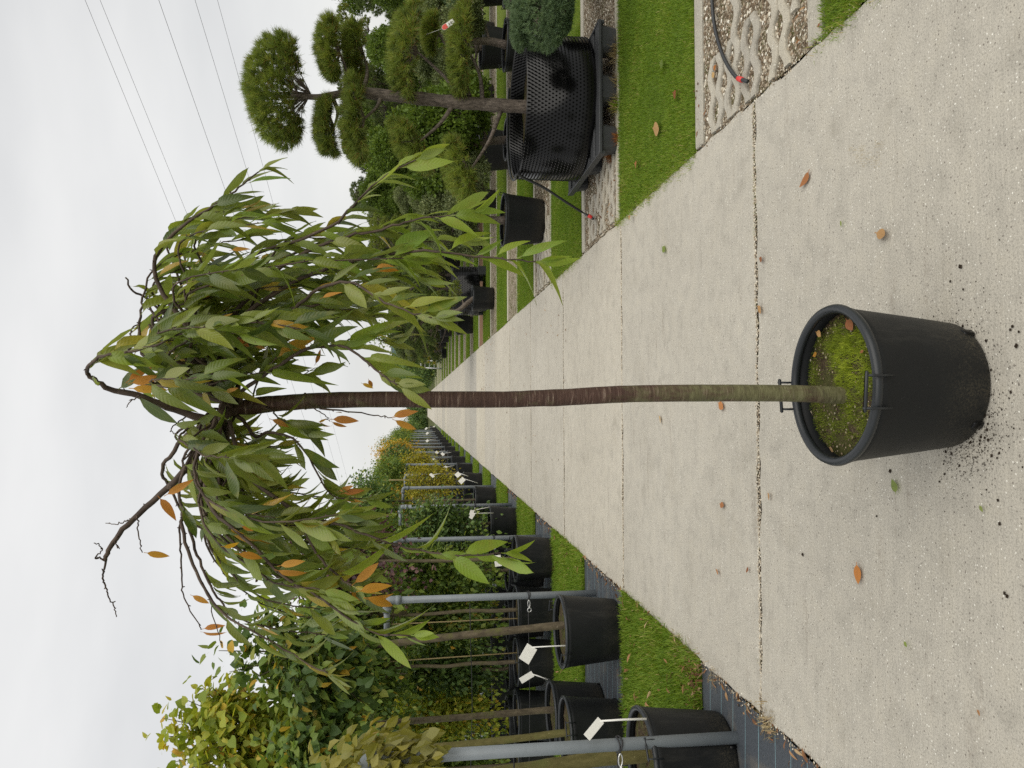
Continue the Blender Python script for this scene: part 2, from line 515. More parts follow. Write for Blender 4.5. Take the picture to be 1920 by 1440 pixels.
c = t.mix(t.math('MULTIPLY', t.ramp(t.noise(1.0, 4, 0.7, t.mapv(p, (20, 20, 260))), [(0.6, 0.0), (0.7, 0.5)]), 1.0), c, (0.20, 0.17, 0.12))
M['cherry_bark'] = t.done(c, 0.6, 0.35, t.bump(t.math('ADD', bands, t.noise(30, 4, 0.6, p)), 0.5, 0.004))
M['twig'] = bark('cherry_twig_bark', (0.035, 0.024, 0.019), (0.095, 0.068, 0.05), (0.08, 0.085, 0.035), 0.62)
M['tree_bark'] = bark('young_tree_bark', (0.055, 0.042, 0.026), (0.13, 0.105, 0.066), (0.10, 0.10, 0.03), 0.5)
M['olive_bark'] = bark('olive_green_bark', (0.085, 0.075, 0.022), (0.15, 0.13, 0.045), (0.11, 0.115, 0.03), 0.5)
M['pine_bark'] = bark('pine_bark', (0.05, 0.04, 0.032), (0.19, 0.155, 0.125), (0.11, 0.10, 0.06), 0.62, False, 60)

GREEN = [(0.0, (0.060, 0.098, 0.020)), (0.22, (0.130, 0.185, 0.028)), (0.5, (0.215, 0.265, 0.038)), (0.72, (0.085, 0.130, 0.026)), (0.93, (0.265, 0.290, 0.050)), (0.965, (0.40, 0.30, 0.04)), (1.0, (0.46, 0.25, 0.035))]
M['leaf'] = foliage('cherry_leaf_green', GREEN, 0.36, 0.34, 0.5, 1.7, 'green')
M['leaf_pale'] = foliage('cherry_leaf_yellow_green', [(0, (0.174, 0.258, 0.028)), (0.5, (0.225, 0.302, 0.035)), (1, (0.142, 0.232, 0.037))], 0.42, 0.42, 0.45, 1.7, 'green')
M['leaf_orange'] = foliage('cherry_leaf_orange', [(0, (0.512, 0.243, 0.029)), (0.35, (0.600, 0.364, 0.040)), (0.65, (0.439, 0.168, 0.043)), (1, (0.561, 0.304, 0.071))], 0.35, 0.5, 0.35, 1.3, True)
M['leaf_brown'] = foliage('fallen_leaf_brown', [(0, (0.22, 0.075, 0.025)), (0.5, (0.32, 0.13, 0.045)), (1, (0.26, 0.17, 0.08))], 0.1, 0.6, 0.3, 1.1, True)
M['leaf_rust'] = foliage('fallen_leaf_rust', [(0, (0.36, 0.115, 0.02)), (1, (0.40, 0.15, 0.025))], 0.1, 0.45, 0.4, 1.1, True, 0.1)
M['leaf_tan'] = foliage('fallen_leaf_tan', [(0, (0.42, 0.24, 0.10)), (0.5, (0.50, 0.34, 0.14)), (1, (0.36, 0.2, 0.08))], 0.1, 0.6, 0.3, 1.1, True)
M['litter'] = foliage('dead_leaf_litter', [(0, (0.11, 0.055, 0.03)), (0.4, (0.23, 0.11, 0.05)), (0.7, (0.34, 0.19, 0.09)), (1, (0.42, 0.30, 0.17))], 0.1, 0.7, 0.2, 1.1)
M['lime'] = foliage('lime_leaf_yellow_green', [(0, (0.203, 0.268, 0.032)), (0.4, (0.293, 0.350, 0.044)), (0.75, (0.390, 0.406, 0.053)), (0.93, (0.488, 0.406, 0.053)), (1, (0.600, 0.358, 0.053))], 0.4, 0.5, 0.35, 1.5, False, 0.15)
M['tulip'] = foliage('broad_leaf_mid_green', [(0, (0.068, 0.120, 0.030)), (0.4, (0.117, 0.188, 0.036)), (0.8, (0.188, 0.247, 0.045)), (0.95, (0.255, 0.270, 0.051)), (1, (0.600, 0.345, 0.045))], 0.35, 0.5, 0.35, 1.5, False, 0.15)
M['olive'] = foliage('leaf_olive_gold', [(0, (0.194, 0.186, 0.030)), (0.5, (0.285, 0.252, 0.042)), (0.85, (0.228, 0.228, 0.048)), (1, (0.376, 0.240, 0.042))], 0.38, 0.42, 0.45, 1.4, False, 0.1)
M['f_green'] = foliage('hedge_leaf_dark_green', [(0, (0.049, 0.087, 0.029)), (0.5, (0.094, 0.163, 0.042)), (0.9, (0.163, 0.250, 0.058)), (1, (0.312, 0.333, 0.083))], 0.3, 0.5, 0.35, 1.5)
M['f_mid'] = foliage('leaf_mid_green', [(0, (0.079, 0.131, 0.027)), (0.6, (0.149, 0.227, 0.043)), (1, (0.263, 0.315, 0.053))], 0.35, 0.5, 0.35, 1.5)
M['f_yellow'] = foliage('leaf_autumn_yellow', [(0, (0.213, 0.237, 0.025)), (0.5, (0.350, 0.325, 0.035)), (1, (0.475, 0.388, 0.044))], 0.4, 0.5, 0.3, 1.35)
M['f_gold'] = foliage('leaf_autumn_gold', [(0, (0.360, 0.240, 0.036)), (0.5, (0.552, 0.348, 0.042)), (1, (0.600, 0.432, 0.072))], 0.35, 0.5, 0.3, 1.2)
M['f_purple'] = foliage('leaf_dark_purple', [(0, (0.057, 0.030, 0.036)), (0.6, (0.112, 0.054, 0.060)), (1, (0.180, 0.098, 0.083))], 0.25, 0.5, 0.35, 1.3)
M['needle'] = foliage('pine_needles_olive', [(0, (0.086, 0.123, 0.029)), (0.45, (0.165, 0.222, 0.038)), (0.8, (0.242, 0.296, 0.051)), (0.9, (0.312, 0.346, 0.074)), (0.93, (0.328, 0.189, 0.051)), (1, (0.218, 0.116, 0.043))], 0.28, 0.5, 0.3, 1.4, False, 0.2)
M['needle_dk'] = foliage('pine_needles_dark', [(0, (0.050, 0.077, 0.026)), (0.5, (0.095, 0.138, 0.037)), (0.92, (0.153, 0.203, 0.051)), (1, (0.185, 0.129, 0.050))], 0.25, 0.5, 0.3, 1.4)
M['needle_bl'] = foliage('fir_needles_blue_green', [(0, (0.060, 0.099, 0.051)), (0.5, (0.112, 0.173, 0.083)), (1, (0.180, 0.247, 0.123))], 0.25, 0.5, 0.3, 1.3)
M['cypress'] = foliage('cypress_sprays_bright_green', [(0, (0.047, 0.081, 0.015)), (0.5, (0.099, 0.160, 0.022)), (1, (0.160, 0.225, 0.035))], 0.3, 0.5, 0.3, 1.4)
M['holly'] = foliage('small_leaf_grey_green', [(0, (0.081, 0.108, 0.046)), (0.5, (0.155, 0.196, 0.078)), (1, (0.257, 0.284, 0.128))], 0.25, 0.5, 0.35, 1.3)
M['grass'] = foliage('lawn_grass', [(0, (0.082, 0.150, 0.013)), (0.4, (0.143, 0.237, 0.020)), (0.82, (0.211, 0.306, 0.032)), (0.93, (0.314, 0.338, 0.062)), (1, (0.545, 0.413, 0.198))], 0.35, 0.55, 0.2, 1.3, False, 0.1)
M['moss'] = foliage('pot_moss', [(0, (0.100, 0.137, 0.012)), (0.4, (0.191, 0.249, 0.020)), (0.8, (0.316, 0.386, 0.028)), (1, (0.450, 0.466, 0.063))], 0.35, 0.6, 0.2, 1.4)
M['hill'] = plain('far_wooded_hill', (0.075, 0.105, 0.115), 0.95, 0.05, 0, 0.3, 0.05)  # blue haze of distance is put into the hill colour, no air built
M['tag_red'] = plain('tag_red_print', (0.62, 0.07, 0.045), 0.45, 0.4, 0, 0.1, 40)

# ------------------------------------------------------------------ ground, strips, path
PER, HW = 3.03, 1.445                     # strip period along the path, half width of the path
struct('ground', MB().add([(-900, -60, -0.14), (900, -60, -0.14), (900, 1500, -0.14), (-900, 1500, -0.14)], [(0, 1, 2, 3)]), M['ground'])

path = thing('path', None, None)
path['kind'] = 'structure'
JN = [1.07 + 2.385 * i for i in range(-1, 42)]
struct('joint_bed', MB().add([(-HW + .004, -2, -0.012), (HW - .004, -2, -0.012), (HW - .004, 101, -0.012), (-HW + .004, 101, -0.012)], [(0, 1, 2, 3)]), M['dirt'], parent=path)
for i in range(len(JN) - 1):
    y0, y1 = JN[i], JN[i + 1]
    g0 = 0.014 if i < 3 else 0.020
    n = 90 if i < 4 else (40 if i < 9 else 6)
    xs = np.linspace(-HW, HW, n)
    j = 0.008 if i < 9 else 0.0
    def rag(a): return np.convolve(rng.normal(0, 1, n + 4), [.25, .5, .5, .5, .25], 'valid') * a
    near = np.stack([xs, y0 + g0 + rag(j), np.zeros(n)], 1)
    far = np.stack([xs, y1 - g0 + rag(j), np.zeros(n)], 1)
    ml, mr = 26 if i < 5 else 4, 26 if i < 5 else 4
    yy = np.linspace(y0 + g0, y1 - g0, ml + 2)[1:-1]
    lft = np.stack([-HW + rng.normal(0, 0.006, ml), yy, np.zeros(ml)], 1)
    rgt = np.stack([HW + rng.normal(0, 0.006, mr), yy, np.zeros(mr)], 1)
    loop = np.vstack([near, rgt, far[::-1], lft[::-1]])
    k = len(loop)
    cen = loop.mean(0)
    inn = loop + (cen - loop) * np.array([0.006, 0.007, 0])
    lo = loop.copy(); lo[:, 2] = -0.10
    mid = loop.copy(); mid[:, 2] = -0.005
    mb = MB()
    fs, fd = [tuple(range(k))], []
    for a in range(k):
        b = (a + 1) % k
        fs.append((k + a, k + b, b, a)); fd.append((2 * k + a, 2 * k + b, k + b, k + a))
    V = np.vstack([inn, mid, lo])
    mb.add(V, fs); mb.add(V, fd, 0.0, 1)          # soil-stained sides in the joints
    mb.build('slab', [M['concrete_grey' if i in (2, 5, 9) else 'concrete'], M['dirt']], path, False)

KMAX = 20
def ystrip(k): return 2.83 + PER * k       # front of gravel or fabric strip k
SW = 1.38                                    # strip width incl. kerbs
XR, XL = 30.0, -30.0
def quad(x0, x1, y0, y1, z, nx=1, ny=1, wob=0.0):
    gx, gy = np.meshgrid(np.linspace(x0, x1, nx + 1), np.linspace(y0, y1, ny + 1))
    V = np.stack([gx.ravel(), gy.ravel(), np.full(gx.size, z) + (rng.normal(0, wob, gx.size) if wob else 0)], 1)
    fs = [(b * (nx + 1) + a, b * (nx + 1) + a + 1, (b + 1) * (nx + 1) + a + 1, (b + 1) * (nx + 1) + a) for b in range(ny) for a in range(nx)]
    return V, fs

blade = np.array([(-.5, 0, 0), (.5, 0, 0), (-.36, .55, .10), (.36, .55, .10), (0, 1, .32)]); blade[:, 0] *= 0.07
bladef = [(0, 1, 3), (0, 3, 2), (2, 3, 4)]
def grass_mesh(name, areas, hmin, hmax, lean):
    mb = MB()
    for (x0, x1, y0, y1, dens) in areas:
        n = int((x1 - x0) * (y1 - y0) * dens)
        pos = np.stack([rng.uniform(x0, x1, n), rng.uniform(y0, y1, n), np.full(n, -.002)], 1)
        az = rng.uniform(0, 2 * math.pi, n)
        le = np.abs(rng.normal(0, lean, n))
        d = np.stack([np.cos(az) * np.sin(le), np.sin(az) * np.sin(le), np.cos(le)], 1)
        B = basis(d, np.stack([np.cos(az), np.sin(az), np.zeros(n)], 1))
        patch = 0.5 + 0.3 * np.sin(pos[:, 0] * 3.1 + 1.3 * np.sin(pos[:, 1] * 4.7)) * np.sin(pos[:, 1] * 5.3 + pos[:, 0]) + .2 * np.sin(pos[:, 0] * 9.7 + 2 * np.sin(pos[:, 1] * 11)) * np.sin(pos[:, 1] * 13 + 2 * pos[:, 0])
        L = rng.uniform(hmin, hmax, n) * (0.85 + .3 * patch)
        rn = np.clip(rng.normal(0.50 + .55 * (patch - .5), .22, n), 0, 1)
        mb.many(blade, bladef, B * L[:, None, None] * np.array([1.6, 1, 1]), pos, rn)
    return mb.mesh(name, M['grass'], True)
GRW = PER - SW
gr_near = grass_mesh('grass_mown', [(0, 2.3, 0, GRW, 24000), (2.3, 5.5, 0, GRW, 6000)], .018, .034, .55)
gr_left = grass_mesh('grass_rough', [(-2.2, 0, 0, GRW, 17000), (-5.0, -2.2, 0, GRW, 5000)], .025, .062, .75)

for k in range(-1, KMAX):
    ys = ystrip(k)
    far = k > 7
    struct('gravel_strip', MB().add(*quad(HW + .012, XR, ys + .11, ys + SW - .11, -0.012)), M['mulch' if k == 5 else 'gravel'])
    for (a, b) in ((ys, ys + .11), (ys + SW - .11, ys + SW)):
        struct('kerb', MB().box((HW + .014, a, -.12), (XR, b, .004), bev=.006), M['kerb'])
    struct('lawn', MB().add(*quad(HW + .01, XR, ys + SW + .004, ys + PER - .004, -0.01)), M['lawn'])
    struct('lawn', MB().add(*quad(XL, -HW - .008, ys + SW + .004, ys + PER - .004, -0.006)), M['lawn'])
    struct('weed_fabric', MB().add(*quad(XL, -HW - .01, ys + .003, ys + SW - .003, -0.004, 60 if k < 4 else 4, 8 if k < 4 else 2, .004 if k < 4 else 0)), M['fabric'], True)
    if k < 14:
        tag(inst('grass', gr_near, None, (HW - .006, ys + SW, 0)), kind='stuff')
        tag(inst('grass', gr_left, None, (-HW + .01, ys + SW, 0)), kind='stuff')

# loose stones in the two nearest gravel strips
octa = np.array([(1, 0, 0), (-.9, .1, 0), (0, 1, .1), (.1, -1, 0), (0, .1, .6), (0, 0, -.5)])
octf = [(0, 2, 4), (2, 1, 4), (1, 3, 4), (3, 0, 4), (2, 0, 5), (1, 2, 5), (3, 1, 5), (0, 3, 5)]
def rotz(n):
    a = rng.uniform(0, 6.283, n)
    B = np.zeros((n, 3, 3)); B[:, 0, 0] = np.cos(a); B[:, 0, 1] = -np.sin(a); B[:, 1, 0] = np.sin(a); B[:, 1, 1] = np.cos(a); B[:, 2, 2] = 1
    return B
def stones(name, x0, x1, y0, y1, n, s0, s1, z=-.01, mat='pebble', rn=None, parent=None):
    pos = np.stack([rng.uniform(x0, x1, n), rng.uniform(y0, y1, n), np.full(n, z)], 1)
    s = s0 + (s1 - s0) * rng.random(n) ** 3
    B = rotz(n) * (s[:, None, None]) * np.stack([rng.uniform(.6, 1.2, n), rng.uniform(.6, 1.2, n), rng.uniform(.5, 1, n)], 1)[:, None, :]
    o = MB().many(octa, octf, B, pos, rng.random(n) ** 1.5 if rn is None else rn).build(name, M[mat], parent, False)
    return tag(o, kind='stuff')
g0 = ystrip(0)
stones('gravel', HW + .02, 3.2, g0 + .11, g0 + SW - .11, 17000, .0035, .015)
stones('gravel', HW + .02, 5.6, ystrip(1) + .11, ystrip(1) + SW - .11, 26000, .004, .016)
stones('gravel', HW + .02, 5.6, ystrip(2) + .11, ystrip(2) + SW - .11, 9000, .006, .018)
# grit in the slab joints and along the edges
jb = MB()
for i in range(1, 7):
    n = 2200 if i < 4 else 900
    pos = np.stack([rng.uniform(-HW, HW, n), JN[i] + rng.normal(0, .014, n), np.full(n, -.002)], 1)
    s = rng.uniform(.0018, .0065, n)
    jb.many(octa, octf, rotz(n) * s[:, None, None], pos, .35 + .6 * rng.random(n))
for sx in (-1, 1):
    n = 1500
    pos = np.stack([sx * (HW + rng.normal(.008, .014, n)), rng.uniform(1.8, 9, n), np.full(n, 0.0)], 1)
    jb.many(octa, octf, rotz(n) * rng.uniform(.002, .007, n)[:, None, None], pos, rng.random(n) ** 1.3)
jb.build('joint_grit', M['pebble'], None, False, kind='stuff')
# weeds sprouting in joint and rough edge tufts
def tufts(name, pts, n, h, mat, spread, lean=.6, rn=None):
    mb = MB()
    for (x, y) in pts:
        pos = np.stack([x + rng.normal(0, spread, n), y + rng.normal(0, spread, n), np.full(n, -.004)], 1)
        az = rng.uniform(0, 6.283, n); le = np.abs(rng.normal(0, lean, n))
        d = np.stack([np.cos(az) * np.sin(le), np.sin(az) * np.sin(le), np.cos(le)], 1)
        L = rng.uniform(.5, 1, n) * h
        mb.many(blade, bladef, basis(d, np.stack([np.cos(az), np.sin(az), 0 * az], 1)) * L[:, None, None], pos, rng.random(n) if rn is None else rng.uniform(*rn, n))
    return mb.build(name, M[mat], None, True, kind='stuff')
tufts('edge_grass', [(HW + rng.uniform(-.06, .02) * rng.random(), y) for y in np.concatenate([rng.uniform(4.22, 5.95, 110), rng.uniform(1.3, 2.88, 90), rng.uniform(7.2, 8.95, 70)])], 14, .045, 'grass', .02, .9, (.5, 1))
tufts('edge_grass', [(-HW + rng.uniform(-.03, .01), y) for y in np.concatenate([rng.uniform(4.25, 5.8, 50), rng.uniform(7.3, 8.8, 40), rng.uniform(10.3, 11.9, 30)])], 14, .05, 'grass', .018, .9, (.45, 1))
tufts('joint_moss', [(rng.uniform(.8, HW), JN[2] + rng.normal(0, .008)) for _ in range(26)] + [(rng.uniform(-1.4, HW), JN[i] + rng.normal(0, .006)) for i in (2, 3) for _ in range(10)], 12, .014, 'moss', .012, .9)
tufts('dry_edge_straw', [(-HW + rng.uniform(-.10, .03), y) for y in rng.uniform(4.0, 4.75, 24)] + [(-HW + rng.uniform(-.03, .05), y) for y in rng.uniform(3.3, 3.5, 14)], 10, .06, 'straw', .03, 1.2)
tufts('dried_moss_clump', [tuple(G(1605 + a, 300 - b)[:2]) for a, b in zip(rng.uniform(-10, 50, 24), rng.uniform(-8, 30, 24))], 26, .016, 'straw', .010, 1.3, (.0, .5))

# concrete lattice pavers laid in the gravel: one object per zigzag bar
def paver_bar(L, ph, per=.205, wd=.055, amp=.0215):
    n = int(L / (per / 8)) + 1
    t = np.linspace(0, L, n)
    u = (t / per + ph) % 1.0
    tri = np.clip(np.where(u < .5, 1 - 4 * u, 4 * u - 3) * 1.75, -1, 1)
    yc = amp * tri
    mb = MB()
    V = np.concatenate([np.stack([t, yc + s * wd / 2 * e, np.full(n, z)], 1) for (s, e, z) in ((-1, 1, -.03), (-1, 1, .004), (-1, .86, .010), (1, .86, .010), (1, 1, .004), (1, 1, -.03))])
    fs = []
    for r in range(5):
        for i in range(n - 1): fs.append((r * n + i, r * n + i + 1, (r + 1) * n + i + 1, (r + 1) * n + i)[::-1])
    fs.append(tuple(r * n for r in range(6))[::-1]); fs.append(tuple(r * n + n - 1 for r in range(6)))
    return mb.add(V, fs)
bars = [[paver_bar(L, ph).mesh('paver_bar', M['paver'], False) for ph in (0.0, .5)] for L in (.40, .62, .80, .98)]
def pavers(label, x0, y0, rows, group):
    t = thing('lattice_paving', label, 'paving', (0, 0, 0), 0, group)
    for i, (L, dx) in enumerate(rows):
        inst('paver_bar', bars[L][i % 2], t, (x0 + dx, y0 + i * .1065, -.004), (0, rng.normal(0, .006), rng.normal(0, .008)))
pavers('pale concrete lattice paving bars beside the near lawn strip corner in gravel', HW + .02, g0 + .20, [(2, .205), (2, .0), (1, .0)], 'lattice pavers in the gravel strips')
pavers('short pale lattice paving bars under the red-clipped end of the near hose', HW + .02, g0 + .60, [(0, .0), (0, .0), (1, .0), (0, .0), (0, .0), (0, .0)], 'lattice pavers in the gravel strips')
pavers('pale lattice paving bars in the gravel in front of the black pallet corner', HW + .04, ystrip(1) + .2, [(1, 0.0), (1, .0), (1, .205), (1, .0), (1, .0), (0, .205), (0, .0), (0, .0), (0, .0)], 'lattice pavers in the gravel strips')
pavers('pale lattice paving bars in the third gravel strip from the camera', HW + .04, ystrip(2) + .2, [(2, 0.0), (2, .0), (3, .0), (2, .205), (2, .0), (2, .0), (2, .0), (2, .0), (1, .0)], 'lattice pavers in the gravel strips')

# ------------------------------------------------------------------ pots
def pot_meshes(rt, rb, h, soil_z, n=40, rim=.014, notch=True):
    """shell with moulded wall, drainage notches at the foot, rolled rim, bail handle"""
    sh = MB()
    t = rt - rim * .6
    def R(z): return rb + (t - rb) * (z / h)
    prof = [(rb * .93, .001), (rb * .985, .004), (R(.012), .014), (R(h * .13), h * .13), (R(h * .135) + .001, h * .14)] + [(R(h * f) + .001, h * f) for f in (.3, .5, .7, .86)] + [(R(h * .90) + .003, h * .90), (t + .003, h - .004), (t - .004, h - .004), (R(h * .86) - .005, h * .86), (R(soil_z) - .006, soil_z - .02)]
    sh.lathe(prof, n)
    if notch:
        for a in np.arange(4) * math.pi / 2 + .35:
            for dz in (0,):
                R3 = np.array([[math.cos(a), -math.sin(a), 0], [math.sin(a), math.cos(a), 0], [0, 0, 1]])
                sh.box((rb * .985 - .006, -.011, .002), (rb * 1.02 + .003, .011, .035), 1, R3, bev=.002)  # solid near-black block, its colour stands in for shade inside a notch
    rm = MB()
    th = np.linspace(0, 2 * math.pi, 8, endpoint=False)
    rm.lathe([(rt - rim + rim * math.cos(a), h - rim * .6 + rim * 1.05 * math.sin(a)) for a in th], n, close=True)
    so = MB()
    nr, na = 8, 28
    V = [(0, 0, soil_z + .012)]
    for i in range(1, nr + 1):
        for j in range(na):
            r_ = (R(soil_z) - .004) * i / nr
            V.append((r_ * math.cos(j * 6.2832 / na), r_ * math.sin(j * 6.2832 / na), soil_z + (.010 * (1 - i / nr) + rng.normal(0, .004) if i < nr else -.004)))
    fs = [(0, 1 + j, 1 + (j + 1) % na) for j in range(na)]
    for i in range(nr - 1):
        for j in range(na):
            a = 1 + i * na + j; b = 1 + i * na + (j + 1) % na
            fs.append((a, a + na, b + na, b))
    so.add(V, fs)
    hd = MB()
    hw = .044
    rr = rt - .004
    hd.tube([(rr, -hw, h - .045), (rr + .008, -hw, h + .004), (rr + .006, -hw, h + .042)], .0036, 6)
    hd.tube([(rr, hw, h - .045), (rr + .008, hw, h + .004), (rr + .006, hw, h + .036)], .0036, 6)
    hd.box((rr + .001, -hw - .012, h + .031), (rr + .010, hw + .012, h + .041), bev=.003)
    return dict(shell=sh.mesh('pot_shell', [M['pot'], M['air']]), rim=rm.mesh('pot_rim', M['pot_rim']), soil=so.mesh('potting_soil', M['soil']), handle=hd.mesh('pot_handle', M['pot_rim']), R=R)
POT = {
    'main': pot_meshes(.240, .187, .376, .325, 64, .0135),
    'std': pot_meshes(.275, .225, .44, .40),
    'big': pot_meshes(.34, .27, .50, .46),
    'low': pot_meshes(.36, .31, .34, .31),
}
def add_pot(t, kind, sc=1.0, az=(0.0, math.pi), detail=2, rz=0.0):
    p = POT[kind]
    s = inst('plant_pot', p['shell'], t, (0, 0, 0), (0, 0, rz), sc)
    inst('rim', p['rim'], s)
    if detail > 0:
        for a in az: inst('handle', p['handle'], s, (0, 0, 0), (0, 0, a))
    if detail > 0: inst('soil', p['soil'], t, (0, 0, 0), (0, 0, rz), sc)
    return s

# ------------------------------------------------------------------ leaves
def leaf_tpl(curl=.25, fold=.25, wid=.19, twist=0.0, n=7, pet=.14, bend=0.0):
    """pointed oval blade along +Y with folded midrib, drooping tip and a short stalk; unit length"""
    t = np.linspace(0, 1, n)
    wv = wid * np.sin(np.pi * t ** .82) ** .85 * (1 - .25 * t)
    wv[0] = .006; wv[-1] = .0
    V, U = [], []
    for i, (a, b) in enumerate(zip(t, wv)):
        zc = -curl * a * a
        for s in (-1, 0, 1):
            x = s * b
            V.append((x + bend * a * a + (0 if s == 0 else 0), pet + a, zc + abs(s) * b * fold + twist * x * a + .012 * math.sin(9 * a + s)))
            U.append((s, a))
    fs = []
    for i in range(n - 1):
        for s in (0, 1):
            q = (i * 3 + s, i * 3 + s + 1, (i + 1) * 3 + s + 1, (i + 1) * 3 + s)
            fs.append(q)
    k = len(V)
    V += [(-.013, -.01, .01), (.013, -.01, .01), (.012, pet + .02, .003), (-.012, pet + .02, .003)]
    U += [(0, 0)] * 4
    fs.append((k, k + 1, k + 2, k + 3))
    return np.array(V), fs, np.array(U)
LT = [leaf_tpl(.30, .35, .155, .0), leaf_tpl(.18, .22, .175, .5, bend=.06), leaf_tpl(.45, .45, .145, -.5, bend=-.07), leaf_tpl(.10, .30, .18, .2, bend=.05), leaf_tpl(.62, .30, .15, .4), leaf_tpl(.24, .75, .135, -.3, bend=-.10), leaf_tpl(-.18, .5, .15, .7, bend=.08), leaf_tpl(.75, .6, .14, -.8, bend=.04)]
def heart_tpl():
    V = [(0, 0, 0), (.30, -.10, .05), (.47, .18, .07), (.40, .52, .03), (.16, .82, -.05), (0, 1.0, -.12), (-.16, .82, -.05), (-.40, .52, .03), (-.47, .18, .07), (-.30, -.10, .05), (0, .45, -.02), (-.012, -.5, .03), (.012, -.5, .03)]
    fs = [(10, i, i + 1) for i in range(0, 9)] + [(10, 9, 0), (11, 12, 0)]
    U = [(0, 0)] + [(1, .3)] * 9 + [(0, .5), (0, 0), (0, 0)]
    return np.array(V), fs, np.array(U)
HT = heart_tpl()
def simple_tpl(w=.30):
    V = [(0, 0, 0), (w, .38, .06), (w * .7, .72, .01), (0, 1, -.12), (-w * .7, .72, .01), (-w, .38, .06), (0, .5, -.03)]
    fs = [(6, 0, 1), (6, 1, 2), (6, 2, 3), (6, 3, 4), (6, 4, 5), (6, 5, 0)]
    return np.array(V), fs, np.zeros((7, 2))
ST = simple_tpl()
def one_leaf_mesh(name, tpl, mats, smooth=True):
    mb = MB(); mb.add(tpl[0], tpl[1], 0.0, 0, tpl[2]); return mb.mesh(name, mats, smooth)

def leaf_dirs(n, out, droop, jit):
    d = unit(out + np.array([0, 0, -droop]) + rng.normal(0, jit, (n, 3)))
    nm = unit(np.array([0, 0, 1.0]) + .35 * out + rng.normal(0, .45, (n, 3)))
    return d, nm

def place_leaves(t, P0, Dv, Nv, size, tpls, meshes, mat, top, smooth=True, rndmode=None):
    """the `top` leaves that show largest become objects, the others one joined part"""
    n = len(P0)
    B = basis(Dv, Nv) * np.asarray(size)[:, None, None]
    B = B * np.stack([rng.uniform(.72, 1.18, n), np.ones(n), rng.uniform(.4, 2.1, n)], 1)[:, None, :]
    k = rng.integers(0, len(tpls), n)
    q = P0 - CP
    dist = np.linalg.norm(q, axis=1)
    facing = np.abs(np.einsum('ij,ij->i', unit(q), B[:, :, 2] / np.linalg.norm(B[:, :, 2], axis=1, keepdims=True)))
    px = [PX(p) for p in P0]
    inside = np.array([0 < a < 1920 and 0 < b < 1440 for a, b in px])
    score = np.asarray(size) ** 2 * (.3 + facing) / dist ** 2 * np.where(inside, 1, .01)
    order = np.argsort(-score)
    org = np.array(t.location)
    for i in order[:top]:
        o = inst('leaf', meshes[k[i]], t)
        mw = Matrix.Identity(4)
        for a in range(3):
            for b in range(3): mw[a][b] = B[i][a, b]
            mw[a][3] = P0[i][a] - org[a]
        o.matrix_local = mw
    rest = order[top:]
    if len(rest):
        mb = MB()
        for v in range(len(tpls)):
            s = rest[k[rest] == v]
            quads = [f for f in tpls[v][1] if len(f) == 4]; tris = [f for f in tpls[v][1] if len(f) == 3]
            r = rng.random(len(s))
            for fs in (quads, tris):
                if fs: mb.many(tpls[v][0], fs, B[s], P0[s] - org, r, 0, tpls[v][2])
        mb.build('foliage', mat, t, smooth, kind='stuff')

# ------------------------------------------------------------------ the weeping cherry in the foreground
YT = 2.15
pc = P(1558, 722, YT)
base = (pc[0], YT, 0.0)
cherry = thing('potted_weeping_cherry', 'tall weeping cherry with drooping green and orange leaves, potted alone on the concrete path', 'tree', base)
sh = add_pot(cherry, 'main', 1.0, (-math.pi / 2 - .10 - .55, math.pi / 2 + .12 - .55), 2, .55)
org = np.array(base)
def PL(x, y, dy=0.0): return P(x, y, YT + dy) - org
tr = [PL(1600, 742, 0)] + [PL(x, y, 0) for x, y in ((1570, 741), (1500, 738), (1420, 737), (1300, 737), (1190, 738.3), (1120, 741.3), (1055, 745.2), (1000, 747), (950, 749), (800, 749), (700, 749), (600, 751), (540, 755), (500, 758), (465, 763), (440, 764))]
mb = MB()
sp = spline(tr, 70)
rad = np.interp(np.linspace(0, 1, 70), [0, .04, .1, .3, .55, .83, .9, 1], [.028, .0265, .0252, .0248, .0232, .0215, .0235, .018])
rad = rad + rng.normal(0, .00025, 70)
mb.tube(sp, rad, 20)
k = 6
mb.tube([PL(571, 752.3, 0), PL(574, 752.2, 0)], .0235, 20)
mb.build('trunk', M['cherry_bark'], cherry)

